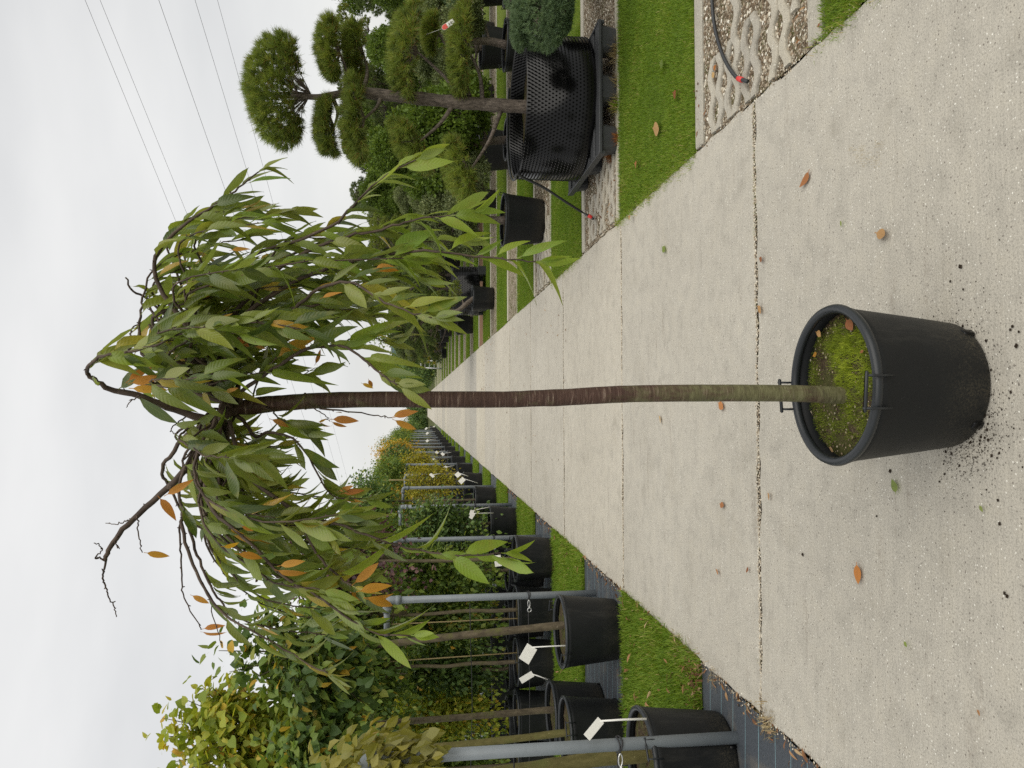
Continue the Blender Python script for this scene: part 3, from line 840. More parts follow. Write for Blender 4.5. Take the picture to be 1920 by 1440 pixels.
# branches: picture-traced where they read clearly, the depth given per branch (start, end)
BR = [
    # (points in photo pixels, depth at start and end, radius start/end in mm, leafy from, leaf spacing m, leaf kind)
    ([(450, 764), (420, 778), (393, 787), (327, 767), (260, 742), (210, 732), (176, 712), (163, 697)], 0, -.10, 15, 5, .55, .06),
    ([(163, 697), (168, 682), (190, 668), (237, 660), (293, 647), (350, 622), (420, 605)], -.10, -.30, 5, 2, .1, .035),
    ([(430, 760), (400, 700), (398, 690), (403, 672), (423, 650), (460, 613), (493, 593), (540, 580), (600, 570)], 0, -.12, 12, 3, .55, .05),
    ([(445, 762), (447, 660), (460, 625), (477, 593), (520, 540), (590, 500), (650, 480)], 0, .25, 8, 2, .4, .05),
    ([(425, 770), (400, 815), (367, 853), (327, 903), (260, 963), (220, 1007), (200, 1040), (197, 1052)], 0, -.05, 13, 5, 2, .1),
    ([(198, 1050), (193, 1080), (198, 1100), (205, 1120), (215, 1140), (218, 1157)], -.05, -.02, 3, 1.2, 2, .1),
    ([(198, 1052), (186, 1045), (179, 1048), (182, 1040), (191, 1032), (186, 1022), (176, 1018)], -.05, -.08, 2.6, 1.2, 2, .1),
    ([(256, 966), (258, 985), (262, 1015), (267, 1036)], -.05, -.06, 2.2, 1.3, 2, .1),
    ([(240, 975), (228, 980), (214, 983), (198, 981)], -.05, 0, 1.8, 1, 2, .1),
    ([(215, 1015), (219, 1022), (222, 1027)], -.05, -.05, 2, 1.2, 2, .1),
    ([(415, 775), (380, 800), (350, 815), (315, 860), (303, 887), (317, 913), (345, 965), (385, 990), (460, 1010)], 0, .18, 9, 2, .35, .045),
    ([(343, 958), (342, 985), (353, 1037), (373, 1083), (393, 1120), (427, 1157), (460, 1176), (527, 1215), (587, 1248), (615, 1262)], .13, -.22, 6, 1.6, .40, .055),
    ([(350, 970), (368, 1035), (390, 1090), (415, 1130), (450, 1160), (520, 1180), (610, 1190)], .14, .1, 5, 1.6, .25, .042),
    ([(342, 968), (337, 1000), (340, 1050), (341, 1097), (348, 1127), (373, 1173), (378, 1180)], .12, .10, 3.5, 1.2, 2, .1),
    ([(373, 1083), (395, 1120), (400, 1160), (412, 1195), (416, 1212)], .0, .05, 2, 1, 2, .1),
    ([(420, 800), (395, 870), (385, 930), (410, 970), (453, 1003), (527, 1077), (593, 1117), (640, 1150), (700, 1185), (770, 1192)], -.05, -.38, 7, 1.6, .30, .045),
    ([(430, 790), (430, 850), (470, 900), (547, 960), (603, 1050), (640, 1085), (660, 1098)], -.05, -.30, 6, 2, .25, .05),
    ([(430, 790), (450, 860), (500, 920), (570, 965), (640, 985), (720, 1015), (800, 1036), (880, 1042), (940, 1037)], -.08, -.36, 6, 1.4, .30, .048),
    ([(440, 775), (465, 800), (477, 818), (500, 812), (520, 814), (550, 823), (580, 860), (603, 903), (627, 930), (680, 935)], 0, -.15, 6, 1.5, .45, .05),
    ([(450, 765), (452, 740), (460, 728), (510, 695), (560, 663), (615, 649), (650, 652), (690, 680), (720, 705), (745, 722)], 0, -.34, 7, 2, .50, .042),
    ([(640, 648), (660, 635), (690, 632), (725, 640)], -.2, -.22, 2.5, 1.2, .1, .04),
    ([(530, 683), (550, 700), (565, 705), (590, 690)], -.1, -.12, 2, 1, .4, .045),
    ([(403, 690), (370, 640), (335, 590), (300, 540), (290, 490), (310, 455), (350, 420), (390, 393), (427, 367), (453, 347), (485, 322)], -.02, -.12, 9, 1.6, .40, .036),
    ([(235, 520), (248, 545), (275, 560), (320, 600), (380, 640)], -.02, .02, 2, 4, .1, .07),
    ([(263, 655), (262, 600), (268, 560), (285, 510), (330, 480), (400, 460), (470, 445)], -.1, .1, 4, 1.5, .2, .038),
    ([(400, 690), (400, 600), (420, 530), (470, 480), (553, 453), (627, 420), (660, 387), (693, 353), (743, 317), (780, 300)], .0, -.28, 8, 1.6, .35, .040),
    ([(403, 680), (440, 590), (500, 520), (580, 470), (660, 440), (710, 432), (755, 417), (810, 407), (880, 400)], -.02, -.30, 8, 1.5, .35, .036),
    ([(410, 680), (450, 600), (530, 540), (610, 505), (690, 485), (785, 470), (885, 480), (950, 486), (1005, 490)], -.03, -.36, 8, 1.4, .30, .042),
    ([(400, 680), (430, 570), (520, 490), (620, 455), (720, 437), (800, 452), (870, 452)], .05, .22, 7, 1.4, .30, .036),
    ([(415, 690), (470, 640), (540, 590), (600, 540), (660, 530), (705, 557), (760, 582), (810, 596)], -.05, -.42, 7, 1.5, .35, .036),
    ([(415, 690), (460, 630), (520, 590), (590, 560), (650, 545), (720, 520), (790, 520)], .0, .1, 6, 1.5, .3, .038),
    ([(500, 762), (515, 775), (530, 790), (560, 800)], -.02, -.08, 3, 1.2, .3, .03),
    ([(575, 755), (598, 772), (612, 781), (618, 790)], -.02, -.06, 2, 1, 2, .1),
    ([(600, 766), (640, 770), (700, 778), (735, 783)], -.02, -.10, 3, 1.2, 2, .1),
    ([(470, 765), (480, 720), (495, 690), (520, 670)], -.03, -.15, 3, 1.2, .2, .035),
    ([(360, 775), (335, 790), (322, 805), (330, 815)], -.03, -.10, 2.5, 1, .3, .04),
    ([(262, 742), (245, 752), (237, 764)], -.09, -.06, 2, 1, 2, .1),
]
def fill(n, side):
    for _ in range(n):
        az_out = rng.uniform(.25, 1.0)
        dep = rng.uniform(-.40, .45)
        if side > 0:   # image left of the stem (photo y grows)
            y1 = 800 + 340 * az_out; top = rng.uniform(335, 470); end = rng.uniform(540, 700) if y1 > 880 else rng.uniform(470, 560)
        else:
            y1 = 690 - 260 * az_out; top = rng.uniform(250, 420) + 70 * az_out; end = rng.uniform(600, 800) if y1 < 600 else rng.uniform(470, 600)
        y0 = 768 if side > 0 else 715
        ym = y0 + (y1 - y0) * rng.uniform(.45, .65)
        ys_ = y1 + rng.normal(0, 12)
        pts = [(435, 763), (415, y0), (top, ym), (top + 28, y0 + (y1 - y0) * .8), ((top + end) / 2, y1), (end, ys_ + (y1 - y0) * .06)]
        BR.append((pts, 0, dep, rng.uniform(5, 8), 1.5, .25, .042))
for _ in range(20):      # short leafy shoots that close the top of the dome
    y1 = rng.choice([rng.uniform(440, 720), rng.uniform(800, 980)], p=[.72, .28])
    t0 = 215 + abs(y1 - 680) * (.42 if y1 < 760 else .55) + rng.uniform(0, 75)
    y0 = 740 + (y1 - 740) * .3
    BR.append(([(430, 760), (385, y0), (t0 + 25, 740 + (y1 - 740) * .72), (t0, y1), (t0 + 40, y1 + (y1 - 740) * .13), (t0 + rng.uniform(90, 190), y1 + (y1 - 740) * .20)], 0, rng.uniform(-.34, .36), rng.uniform(4, 7), 1.3, .34, .038))
fill(16, 1)
fill(19, -1)
for _ in range(20):      # short inner shoots round the head
    s_ = rng.choice([-1, 1]); y1 = 755 + s_ * rng.uniform(40, 150); t0 = rng.uniform(300, 400); e0 = rng.uniform(420, 520)
    BR.append(([(440, 762), (t0 + 40, 755 + (y1 - 755) * .4), (t0, 755 + (y1 - 755) * .75), (t0 + 30, y1), ((t0 + e0) / 2, y1 + s_ * 12), (e0, y1 + s_ * 16)], 0, rng.uniform(-.32, .3), rng.uniform(4, 6), 1.4, .2, .042))

LP, LD, LN, LS = [], [], [], []
crownc = PL(440, 755)
for bi, (pts, d0, d1, r0, r1, leafy, step) in enumerate(BR):
    n = len(pts)
    w3 = np.array([PL(x, y, d0 + (d1 - d0) * (i / (n - 1)) ** .8) for i, (x, y) in enumerate(pts)])
    ns = 34 if n > 5 else 16
    c = spline(w3, ns)
    c[1:-1] += rng.normal(0, .0014, (ns - 2, 3))
    tt = np.linspace(0, 1, ns)
    mb = MB().tube(c, (r0 + (r1 - r0) * tt ** .7) * .001 * (1 + .05 * np.maximum(0, np.sin(tt * 60))), 7)
    seg = np.linalg.norm(np.diff(c, axis=0), axis=1)
    s = np.concatenate([[0], np.cumsum(seg)])
    # buds and spurs
    for q in np.arange(.03, s[-1], .055):
        i = min(ns - 2, np.searchsorted(s, q))
        dv = unit(rng.normal(0, 1, 3)); rr = (r0 + (r1 - r0) * tt[i] ** .7) * .001
        mb.tube([c[i], c[i] + dv * (rr + .004), c[i] + dv * (rr + rng.uniform(.004, .008))], [.0018, .0015, .0005], 5)
    mb.build('branch', M['twig'], cherry)
    if leafy < 1.5:
        q = leafy * s[-1]; alt = 1
        while q < s[-1]:
            i = min(ns - 2, max(0, np.searchsorted(s, q) - 1))
            f = (q - s[i]) / max(seg[i], 1e-6)
            p = c[i] + (c[i + 1] - c[i]) * min(1, f)
            tg = unit(c[i + 1] - c[i])
            out = p - crownc; out[2] = 0; out = unit(out + rng.normal(0, .05, 3))
            side = unit(np.cross(tg, np.array([0.2, -.3, 1.0]))) * alt
            down = np.array([0, 0, -1.0])
            d = unit(tg * .55 + side * rng.uniform(.25, .6) + down * rng.uniform(.45, .95) + out * .25 + rng.normal(0, .16, 3))
            nm = unit(np.array([0, 0, .55]) + out * .75 + np.array([0, -.35, 0]) + rng.normal(0, .42, 3))
            LP.append(p + org); LD.append(d); LN.append(nm); LS.append(rng.uniform(.078, .135) * (1 - .30 * (q / s[-1] > .97)))
            alt = -alt
            q += step * rng.uniform(.42, .95)
        for _ in range(2):     # tip leaves
            LP.append(c[-1] + org); LD.append(unit(unit(c[-1] - c[-2]) + np.array([0, 0, -.5]) + rng.normal(0, .3, 3))); LN.append(unit(np.array([0, -.5, .7]) + rng.normal(0, .4, 3))); LS.append(rng.uniform(.06, .10))
LP, LD, LN, LS = map(np.array, (LP, LD, LN, LS))
LS *= .88
cm = {k: [one_leaf_mesh('cherry_leaf', t_, M[k]) for t_ in LT] for k in ('leaf', 'leaf_pale', 'leaf_orange', 'leaf_brown', 'leaf_rust', 'leaf_tan')}
pxs = np.array([PX(p) for p in LP])
pal = ((pxs[:, 1] < 520) & (pxs[:, 0] > 700)) | ((pxs[:, 1] > 985) & (pxs[:, 0] > 690)) | (rng.random(len(LP)) < .12)
place_leaves(cherry, LP[~pal], LD[~pal], LN[~pal], LS[~pal], LT, cm['leaf'], M['leaf'], 190)
place_leaves(cherry, LP[pal], LD[pal], LN[pal], LS[pal], LT, cm['leaf_pale'], M['leaf_pale'], 70)
# autumn-coloured leaves read one by one off the photo: base pixel, tip pixel, depth
OR = [((236, 718), (283, 682), -.2), ((240, 720), (302, 704), -.2), ((242, 728), (304, 731), -.2), ((305, 728), (365, 744), -.15), ((307, 705), (345, 688), -.1),
      ((308, 930), (358, 902), -.2), ((296, 930), (332, 972), -.05), ((270, 1036), (317, 1042), -.06), ((378, 1180), (420, 1170), .10), ((376, 1184), (420, 1195), .10), ((357, 1115), (392, 1131), -.08),
      ((414, 1025), (454, 1023), -.3), ((440, 1038), (497, 1046), -.3), ((520, 1062), (570, 1050), -.33), ((515, 1068), (572, 1082), -.3), ((450, 985), (478, 998), -.28),
      ((660, 1097), (710, 1056), -.32), ((668, 1110), (733, 1094), -.34), ((682, 1120), (738, 1126), -.34), ((682, 1122), (746, 1136), -.36), ((656, 1108), (680, 1127), -.3),
      ((633, 922), (662, 910), -.16), ((640, 926), (682, 917), -.16), ((645, 940), (681, 938), -.1),
      ((734, 783), (768, 766), -.1), ((736, 784), (782, 768), -.11), ((736, 786), (780, 805), -.1),
      ((598, 790), (620, 808), -.08), ((618, 786), (672, 787), -.08), ((620, 790), (648, 803), -.06), ((596, 793), (612, 785), -.07), ((628, 775), (640, 770), -.06),
      ((445, 632), (470, 655), -.2), ((477, 650), (500, 652), -.15), ((545, 640), (580, 655), -.05), ((600, 560), (640, 545), -.3), ((700, 505), (742, 490), -.3), ((705, 510), (748, 500), -.28), ((590, 745 - 60), (604, 655), -.1),
      ((430, 470), (468, 463), -.2), ((385, 545), (402, 530), -.1), ((380, 560), (398, 548), -.1), ((470, 606), (520, 618), .1), ((580, 548), (632, 535), .1), ((690, 710), (700, 728), -.15), ((677, 718), (700, 727), -.2), ((420, 735), (445, 728), -.15), ((505, 755 + 30), (545, 800), -.1)]
for (a, b, dy) in OR:
    p0 = P(*a, YT + dy); p1 = P(*b, YT + dy + rng.uniform(-.01, .03))
    L = np.linalg.norm(p1 - p0)
    B = basis((p1 - p0)[None], unit(np.array([[rng.normal(0, .4), -1.0, .35 + rng.normal(0, .3)]])))[0] * L * .9
    o = inst('leaf', cm['leaf_orange'][rng.integers(0, 4)], cherry)
    mw = Matrix.Identity(4)
    for i in range(3):
        for j in range(3): mw[i][j] = B[i, j]
        mw[i][3] = p0[i] - org[i]
    o.matrix_local = mw
    o['label'] = 'orange autumn leaf'
# moss, grit and little grass on the soil of the main pot
def soil_moss(parent, R, z, n, hmax):
    mb = MB()
    cl = rng.uniform(-1, 1, (26, 2)) * R * .8
    cl = np.vstack([cl, np.array([[.03, -.12], [.10, -.10], [.10, -.02], [.02, -.16], [-.1, -.1], [.12, .02]])])
    c = cl[rng.integers(0, len(cl), n)] + rng.normal(0, R * .10, (n, 2))
    ok = np.hypot(c[:, 0], c[:, 1]) < R * .97
    c = c[ok]; n = len(c)
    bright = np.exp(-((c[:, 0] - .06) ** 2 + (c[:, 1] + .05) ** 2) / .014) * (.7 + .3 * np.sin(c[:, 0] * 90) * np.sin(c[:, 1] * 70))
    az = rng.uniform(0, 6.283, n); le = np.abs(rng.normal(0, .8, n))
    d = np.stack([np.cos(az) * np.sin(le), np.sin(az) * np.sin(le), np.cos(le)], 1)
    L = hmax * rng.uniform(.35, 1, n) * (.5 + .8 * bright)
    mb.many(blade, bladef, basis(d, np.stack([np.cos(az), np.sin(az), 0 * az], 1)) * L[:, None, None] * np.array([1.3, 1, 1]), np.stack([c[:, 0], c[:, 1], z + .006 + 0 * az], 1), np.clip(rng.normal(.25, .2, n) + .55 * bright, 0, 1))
    mb.build('moss', M['moss'], parent, True, kind='stuff')
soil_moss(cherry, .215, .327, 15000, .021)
n = 420
rr = .21 * np.sqrt(rng.random(n)); aa = rng.uniform(0, 6.283, n)
MB().many(octa, octf, rotz(n) * rng.uniform(.0015, .0048, n)[:, None, None], np.stack([rr * np.cos(aa), rr * np.sin(aa), np.full(n, .333)], 1), rng.random(n) ** 1.4 * .62).build('soil_grit', M['pebble'], cherry, False, kind='stuff')
def flat_leaf(name, label, px0, px1, mat, z=.006, parent=None, group='fallen leaves', cat='leaf', tp=None, tilt=.16):
    p0, p1 = G(*px0, z), G(*px1, z)
    L = np.linalg.norm(p1 - p0)
    B = basis((p1 - p0)[None], np.array([[rng.normal(0, tilt), rng.normal(0, tilt), 1.0]]))[0] * L * .88
    o = inst(name, cm[mat][rng.integers(0, 6) if tp is None else tp], None)
    mw = Matrix.Identity(4)
    B = B * np.array([-1.9, 1, -.30])
    for i in range(3):
        for j in range(3): mw[i][j] = B[i, j]
        mw[i][3] = p0[i] + (.004 if i == 2 else 0)
    o.matrix_world = mw
    return tag(o, label, cat, group)
for (a, b, mt, lb) in (((1588, 597), (1600, 622), 'leaf_brown', 'red-brown curled leaf on the mossy soil, right side of the cherry pot'), ((1531, 622), (1545, 628), 'leaf_tan', 'small tan leaf at the far right edge of the soil in the cherry pot'), ((1525, 668), (1536, 660), 'leaf_orange', 'small orange leaf on the soil at the back of the cherry pot'), ((1614, 662), (1622, 655), 'leaf_brown', 'tiny brown leaf by the front rim in the cherry pot'), ((1556, 838), (1566, 848), 'leaf_brown', 'dark curled leaf at the left edge of the soil in the cherry pot')):
    flat_leaf('fallen_leaf', lb, a, b, mt, .345, None, 'leaves on the soil in the cherry pot')

# ------------------------------------------------------------------ fallen leaves on the path and lawns
FL = [((1519, 318), (1505, 355), 'leaf_brown', 'narrow dark red-brown leaf lying alone on the right part of the nearest slab', 5),
      ((1642, 436), (1668, 442), 'leaf_tan', 'curled tan leaf on the nearest slab right of the potted cherry', 4),
      ((1424, 483), (1433, 490), 'leaf_brown', 'small brown leaf in the slab joint right of the potted cherry', 4),
      ((1421, 572), (1430, 588), 'leaf_tan', 'small tan leaf on the slab joint just behind the cherry pot on its right', 0),
      ((1347, 754), (1358, 769), 'leaf_rust', 'small rust leaf on the second slab just left of the cherry stem', 1),
      ((1236, 778), (1241, 793), 'leaf_tan', 'pale folded leaf on the second slab near its far end left of the stem', 5),
      ((1440, 922), (1446, 938), 'leaf_tan', 'dull tan leaf on the nearest slab close to the joint left of the pot', 2),
      ((1350, 944), (1359, 951), 'leaf_brown', 'tiny brown leaf on the second slab left of the stem', 1),
      ((1343, 1066), (1349, 1078), 'leaf_rust', 'tiny orange leaf on the left part of the second slab', 0),
      ((1608, 1054), (1610, 1095), 'leaf_rust', 'large glossy orange-brown leaf lying flat on the nearest slab left of the pot', 1),
      ((1682, 927), (1676, 897), 'leaf_pale', 'green leaf lying on the nearest slab just left of the cherry pot', 3),
      ((1838, 946), (1845, 961), 'leaf', 'small dark green leaf on the nearest slab at the bottom left of the pot', 1),
      ((1696, 1201), (1703, 1214), 'leaf_pale', 'small pale yellow leaf on the left part of the nearest slab', 0),
      ((1833, 1329), (1842, 1342), 'leaf_brown', 'brown leaf on the nearest slab far out in its left corner', 2),
      ((1242, 462), (1249, 473), 'leaf_pale', 'tiny yellow leaf on the right part of the second slab', 0),
      ((1577, 413), (1580, 425), 'leaf_pale', 'tiny yellow-green leaf on the nearest slab between two brown leaves on its right', 0),
      ((1404, 1062), (1402, 1074), 'leaf_brown', 'small dark leaf at the joint on the left of the second slab', 4),
      ((1224, 240), (1238, 246), 'leaf_tan', 'light brown leaf in the middle of the near mown lawn strip on the right', 3),
      ((1237, 117), (1246, 123), 'leaf_pale', 'pale yellow leaf on the near mown lawn strip towards the right edge', 0),
      ((1262, 173), (1272, 180), 'leaf_brown', 'small brown leaf on the near mown lawn strip right of the light brown one', 2),
      ((1190, 306), (1198, 312), 'leaf_brown', 'dark brown leaf on the near mown lawn strip in front of the pallet', 4),
      ((1179, 405), (1184, 410), 'leaf_tan', 'tan leaf at the corner of the near mown lawn strip beside the path', 2),
      ((1338, 125), (1346, 128), 'leaf_rust', 'reddish leaf beside the hose in the near gravel strip', 2),
      ((1336, 135), (1340, 147), 'leaf_tan', 'tan leaf under the hose in the near gravel strip', 1),
      ((1533, 50), (1540, 46), 'leaf_brown', 'brown leaf on the near kerb at the edge of the lawn corner', 1)]
for (a, b, mt, lb, tp) in FL:
    flat_leaf('fallen_leaf', lb, a, b, mt, .030 if 'lawn strip' in lb else .008, None, 'fallen leaves', 'leaf', tp)
# litter along the left verge
def litter(name, pts, s0, s1, zr=(.0, .02)):
    n = len(pts)
    az = rng.uniform(0, 6.283, n)
    d = np.stack([np.cos(az), np.sin(az), rng.normal(0, .3, n)], 1)
    nm = unit(np.array([0, 0, 1.0]) + rng.normal(0, .55, (n, 3)))
    pos = np.column_stack([np.asarray(pts), rng.uniform(*zr, n)])
    s = rng.uniform(s0, s1, n)
    mb = MB()
    quads = [f for f in LT[4][1]]
    for v in (0, 2, 4, 5):
        m_ = np.arange(n) % 4 == (0, 2, 4, 5).index(v)
        mb.many(LT[v][0], LT[v][1], basis(d, nm)[m_] * s[m_][:, None, None], pos[m_], None, 0, LT[v][2])
    mb.build(name, M['litter'], None, True, kind='stuff')
e = np.column_stack([-HW - np.abs(rng.normal(.0, .035, 420)), rng.uniform(2.3, 14, 420)])
litter('leaf_litter', e, .022, .055)
e2 = np.column_stack([-HW - .05 - np.abs(rng.normal(0, .11, 110)), 4.22 + np.abs(rng.normal(0, .13, 110))])
litter('leaf_litter', e2, .03, .065, (.005, .03))
g = np.column_stack([rng.uniform(-3.6, -HW - .02, 85), rng.uniform(4.3, 5.75, 85)])
litter('leaf_litter', g, .04, .085, (.025, .05))
g = np.column_stack([rng.uniform(-4.6, -HW, 110), rng.uniform(7.3, 8.7, 110)])
litter('leaf_litter', g, .03, .06, (.03, .05))
fb = np.column_stack([rng.uniform(-3.5, -HW, 120), rng.uniform(5.72, 6.0, 120)])
litter('leaf_litter', fb, .02, .045)
rg = np.column_stack([HW + .05 + np.abs(rng.normal(0, .22, 46)), np.concatenate([rng.uniform(2.98, 3.05, 10), rng.uniform(4.06, 4.2, 12), rng.uniform(5.9, 7.1, 24)])])
litter('leaf_litter', rg, .02, .05)
pl = np.column_stack([rng.uniform(-.9, HW, 70), rng.uniform(8, 15, 70)])
litter('leaf_litter', pl, .015, .045, (.004, .010))
pl = np.column_stack([rng.uniform(.2, HW, 40), rng.uniform(15.5, 18.5, 40)])
litter('leaf_litter', pl, .03, .07, (.004, .010))
# spilled compost round the main pot
n = 900
a_ = np.where(rng.random(n) < .65, rng.normal(-2.55, .45, n), rng.uniform(-3.4, .3, n)); r_ = .182 + np.abs(rng.normal(.0, .07, n))
pp = np.stack([pc[0] + r_ * np.cos(a_), YT + r_ * np.sin(a_), np.full(n, .002)], 1)
ex = np.array([G(x, y) for x, y in ((1900, 612), (1912, 622), (1907, 648), (1896, 618), (1670, 883), (1802, 500), (1885, 1112), (1890, 1118), (1645, 968), (1876, 982), (1506, 1040))]); ex[:, 2] = .003
pp = np.vstack([pp, ex])
s = np.concatenate([rng.uniform(.0006, .0026, n) * np.where(rng.random(n) < .06, 2.4, 1), rng.uniform(.004, .010, len(ex))])
MB().many(octa, octf, rotz(len(pp)) * s[:, None, None], pp, rng.random(len(pp))).build('spilled_compost', M['compost'], None, False, kind='stuff')

# ------------------------------------------------------------------ crowns (shared meshes)
def crown(name, nl, leaf, mat, rx=.6, rz=.7, nclump=26, tpl=ST, seed=1, shell=.45, stemz=-1.0, brk='tree_bark', droop=.5):
    """returns (foliage mesh, limbs mesh) centred on the crown's middle"""
    r0 = np.random.default_rng(seed)
    u = unit(r0.normal(0, 1, (nclump, 3)))
    rad = shell + (1 - shell) * r0.random(nclump) ** .6
    C = u * rad[:, None] * np.array([rx, rx, rz])
    C *= (1 + r0.normal(0, .14, (nclump, 1)))
    per = nl // nclump
    limbs = MB()
    st = np.array([0, 0, stemz * rz])
    limbs.tube([st, st * .4, (0, 0, .15 * rz), (0.02, .02, .8 * rz)], [.026, .02, .013, .004], 6)
    P_, O_ = [], []
    for c in C:
        a = np.array([0, 0, np.clip(c[2] - .5 * rx, stemz * rz * .8, .5 * rz)])
        tip = c * 1.10 + np.array([0, 0, .04])
        limbs.tube(spline([a, a * .4 + c * .6 + np.array([0, 0, .05]), tip], 7), np.linspace(.009, .002, 7), 5)
        f = r0.random((per, 1)) ** .7
        base_ = a * .25 * (1 - f) + c * (1 - .25 * (1 - f))
        sp_ = .13 + .16 * r0.random()
        p = base_ + r0.normal(0, 1, (per, 3)) * np.array([rx, rx, rz]) * sp_
        P_.append(p); O_.append(unit(p + r0.normal(0, .2, (per, 3))))
    Pp, Oo = np.concatenate(P_), np.concatenate(O_)
    n = len(Pp)
    d, nm = leaf_dirs(n, Oo * .6, droop, .45)
    sz = leaf * r0.uniform(.6, 1.15, n)
    mb = MB().many(tpl[0], [f for f in tpl[1] if len(f) == 3], basis(d, nm) * sz[:, None, None], Pp, None, 0, tpl[2])
    return mb.mesh(name, M[mat], False), limbs.mesh('limbs', M[brk])
CRN = {}
CRN['bush'] = [crown('foliage', 3600, .075, 'f_green', .34, .78, 34, ST, s_, .25, -1.0) for s_ in (11, 12, 13)]
CRN['ball'] = [crown('foliage', 2600, .085, 'f_mid', .55, .55, 26, ST, s_, .4, -1.1) for s_ in (21, 22, 23)]
CRN['tall'] = [crown('foliage', 3000, .08, 'f_mid', .5, .95, 32, ST, s_, .35, -1.0) for s_ in (31, 32)]
CRN['heart'] = [crown('foliage', 1500, .085, 'lime', .55, .75, 26, HT, s_, .35, -1.0) for s_ in (41, 42)]
cane_m = MB().tube([(0, 0, 0), (0, 0, 1.0)], .0075, 6).mesh('bamboo_cane', M['cane'])
pole_ms = []
for s_ in range(4):
    r0 = np.random.default_rng(50 + s_)
    pts = np.stack([np.cumsum(r0.normal(0, .012, 7)), np.cumsum(r0.normal(0, .012, 7)), np.linspace(0, 1, 7)], 1)
    pts[:, :2] -= pts[0, :2]
    sp_ = spline(pts, 20)
    pole_ms.append((MB().tube(sp_, np.linspace(.024, .017, 20), 9).mesh('trunk', M['tree_bark']), sp_[-1]))

ORD = ['first', 'second', 'third', 'fourth', 'fifth', 'sixth', 'seventh', 'eighth', 'ninth', 'tenth', 'eleventh', 'twelfth', 'thirteenth', 'fourteenth', 'fifteenth', 'sixteenth', 'seventeenth', 'eighteenth', 'nineteenth', 'twentieth']
def potted(label, x, y, crownkind, mat, stem, cs, group, pot='std', psc=1.0, v=0, canes=0, detail=2, tmat=None, trs=1.0, rz=None, lean=(0, 0)):
    """a potted nursery tree: pot, soil, trunk, limbs, foliage, canes; cs = crown scale (xy, z), stem = height of the crown's foot"""
    t = thing('potted_tree', label, 'tree', (x, y, 0), 0, group)
    rz = rng.uniform(0, 6.28) if rz is None else rz
    ha = -math.pi / 2 + rng.uniform(-.6, 1.2)
    add_pot(t, pot, psc, (ha, ha + math.pi), detail, rz)
    sz = {'std': .40, 'big': .46, 'low': .31}[pot] * psc
    cr_ = CRN[crownkind][v % len(CRN[crownkind])]
    rzc = {'bush': .78, 'ball': .55, 'tall': .95, 'heart': .75}[crownkind] * cs[1]
    top = stem + rzc * .55
    pm, tip = pole_ms[v % 4]
    o = inst('trunk', pm, t, (0, 0, sz), (0, 0, 0), (trs, trs, top - sz), [tmat] if tmat else None)
    cx, cy = tip[0] * trs + lean[0], tip[1] * trs + lean[1]
    inst('limbs', cr_[1], t, (cx, cy, stem + rzc), (0, 0, rz), (cs[0], cs[0], cs[1]))
    inst('foliage', cr_[0], t, (cx, cy, stem + rzc), (0, 0, rz), (cs[0], cs[0], cs[1]), [M[mat]])
    for c in range(canes):
        a = rng.uniform(0, 6.28)
        inst('bamboo_cane', cane_m, t, (.10 * math.cos(a), .10 * math.sin(a), sz), (rng.normal(0, .03), rng.normal(0, .03), 0), (1, 1, 1.9))
    return t

# ------------------------------------------------------------------ left nursery field: near trees leaf by leaf
def near_tree(label, x, y, trunk, tr_r, tmat, cc, cr_, nl, size, tpl, mat, top, seed, nclump, pot, psc, group, droop=.4, hang=None, extra=()):
    t = thing('potted_tree', label, 'tree', (x, y, 0), 0, group)
    s = add_pot(t, pot, psc, (math.radians(20), math.radians(200)), 2, seed)
    o0 = np.array([x, y, 0])
    tp = spline([np.asarray(p) - o0 for p in trunk], 30)
    MB().tube(tp, np.linspace(tr_r[0], tr_r[1], 30) * (1 + .05 * np.sin(np.arange(30) * 1.7)), 12).build('trunk', M[tmat], t)
    r0 = np.random.default_rng(seed)
    u = unit(r0.normal(0, 1, (nclump, 3)))
    C = np.asarray(cc) + u * (.35 + .65 * r0.random((nclump, 1)) ** .6) * np.asarray(cr_)
    C = np.vstack([C] + [np.asarray(e_)[None] for e_ in extra])
    lm = MB(); P_, D_, N_ = [], [], []
    topz = tp[-1] + o0
    for c in C:
        a = topz + (np.asarray(cc) - topz) * .3 * r0.random()
        st = spline([a, (a + c) / 2 + np.array([0, 0, .10]), c], 12)
        lm.tube(st - o0, np.linspace(.011, .0025, 12), 5)
        per = nl // len(C)
        f = r0.random(per) ** .6
        i = np.minimum(11, (f * 11).astype(int))
        p = st[i] + r0.normal(0, .085 if y > 5 else .055, (per, 3))
        ou = unit(p - np.asarray(cc))
        d = unit(ou * .5 + np.array([0, 0, -droop]) + r0.normal(0, .4, (per, 3)))
        nm = unit(np.array([0, -.45, .8]) + ou * .3 + r0.normal(0, .38, (per, 3)))
        P_.append(p); D_.append(d); N_.append(nm)
    lm.build('limbs', M[tmat], t)
    P_, D_, N_ = map(np.concatenate, (P_, D_, N_))
    sz = size * r0.uniform(.65, 1.15, len(P_))
    ms = [one_leaf_mesh('tree_leaf', q, M[mat], False) for q in tpl]
    place_leaves(t, P_, D_, N_, sz, tpl, ms, M[mat], top, False)
    return t
GL = 'potted trees in the nursery rows left of the path'
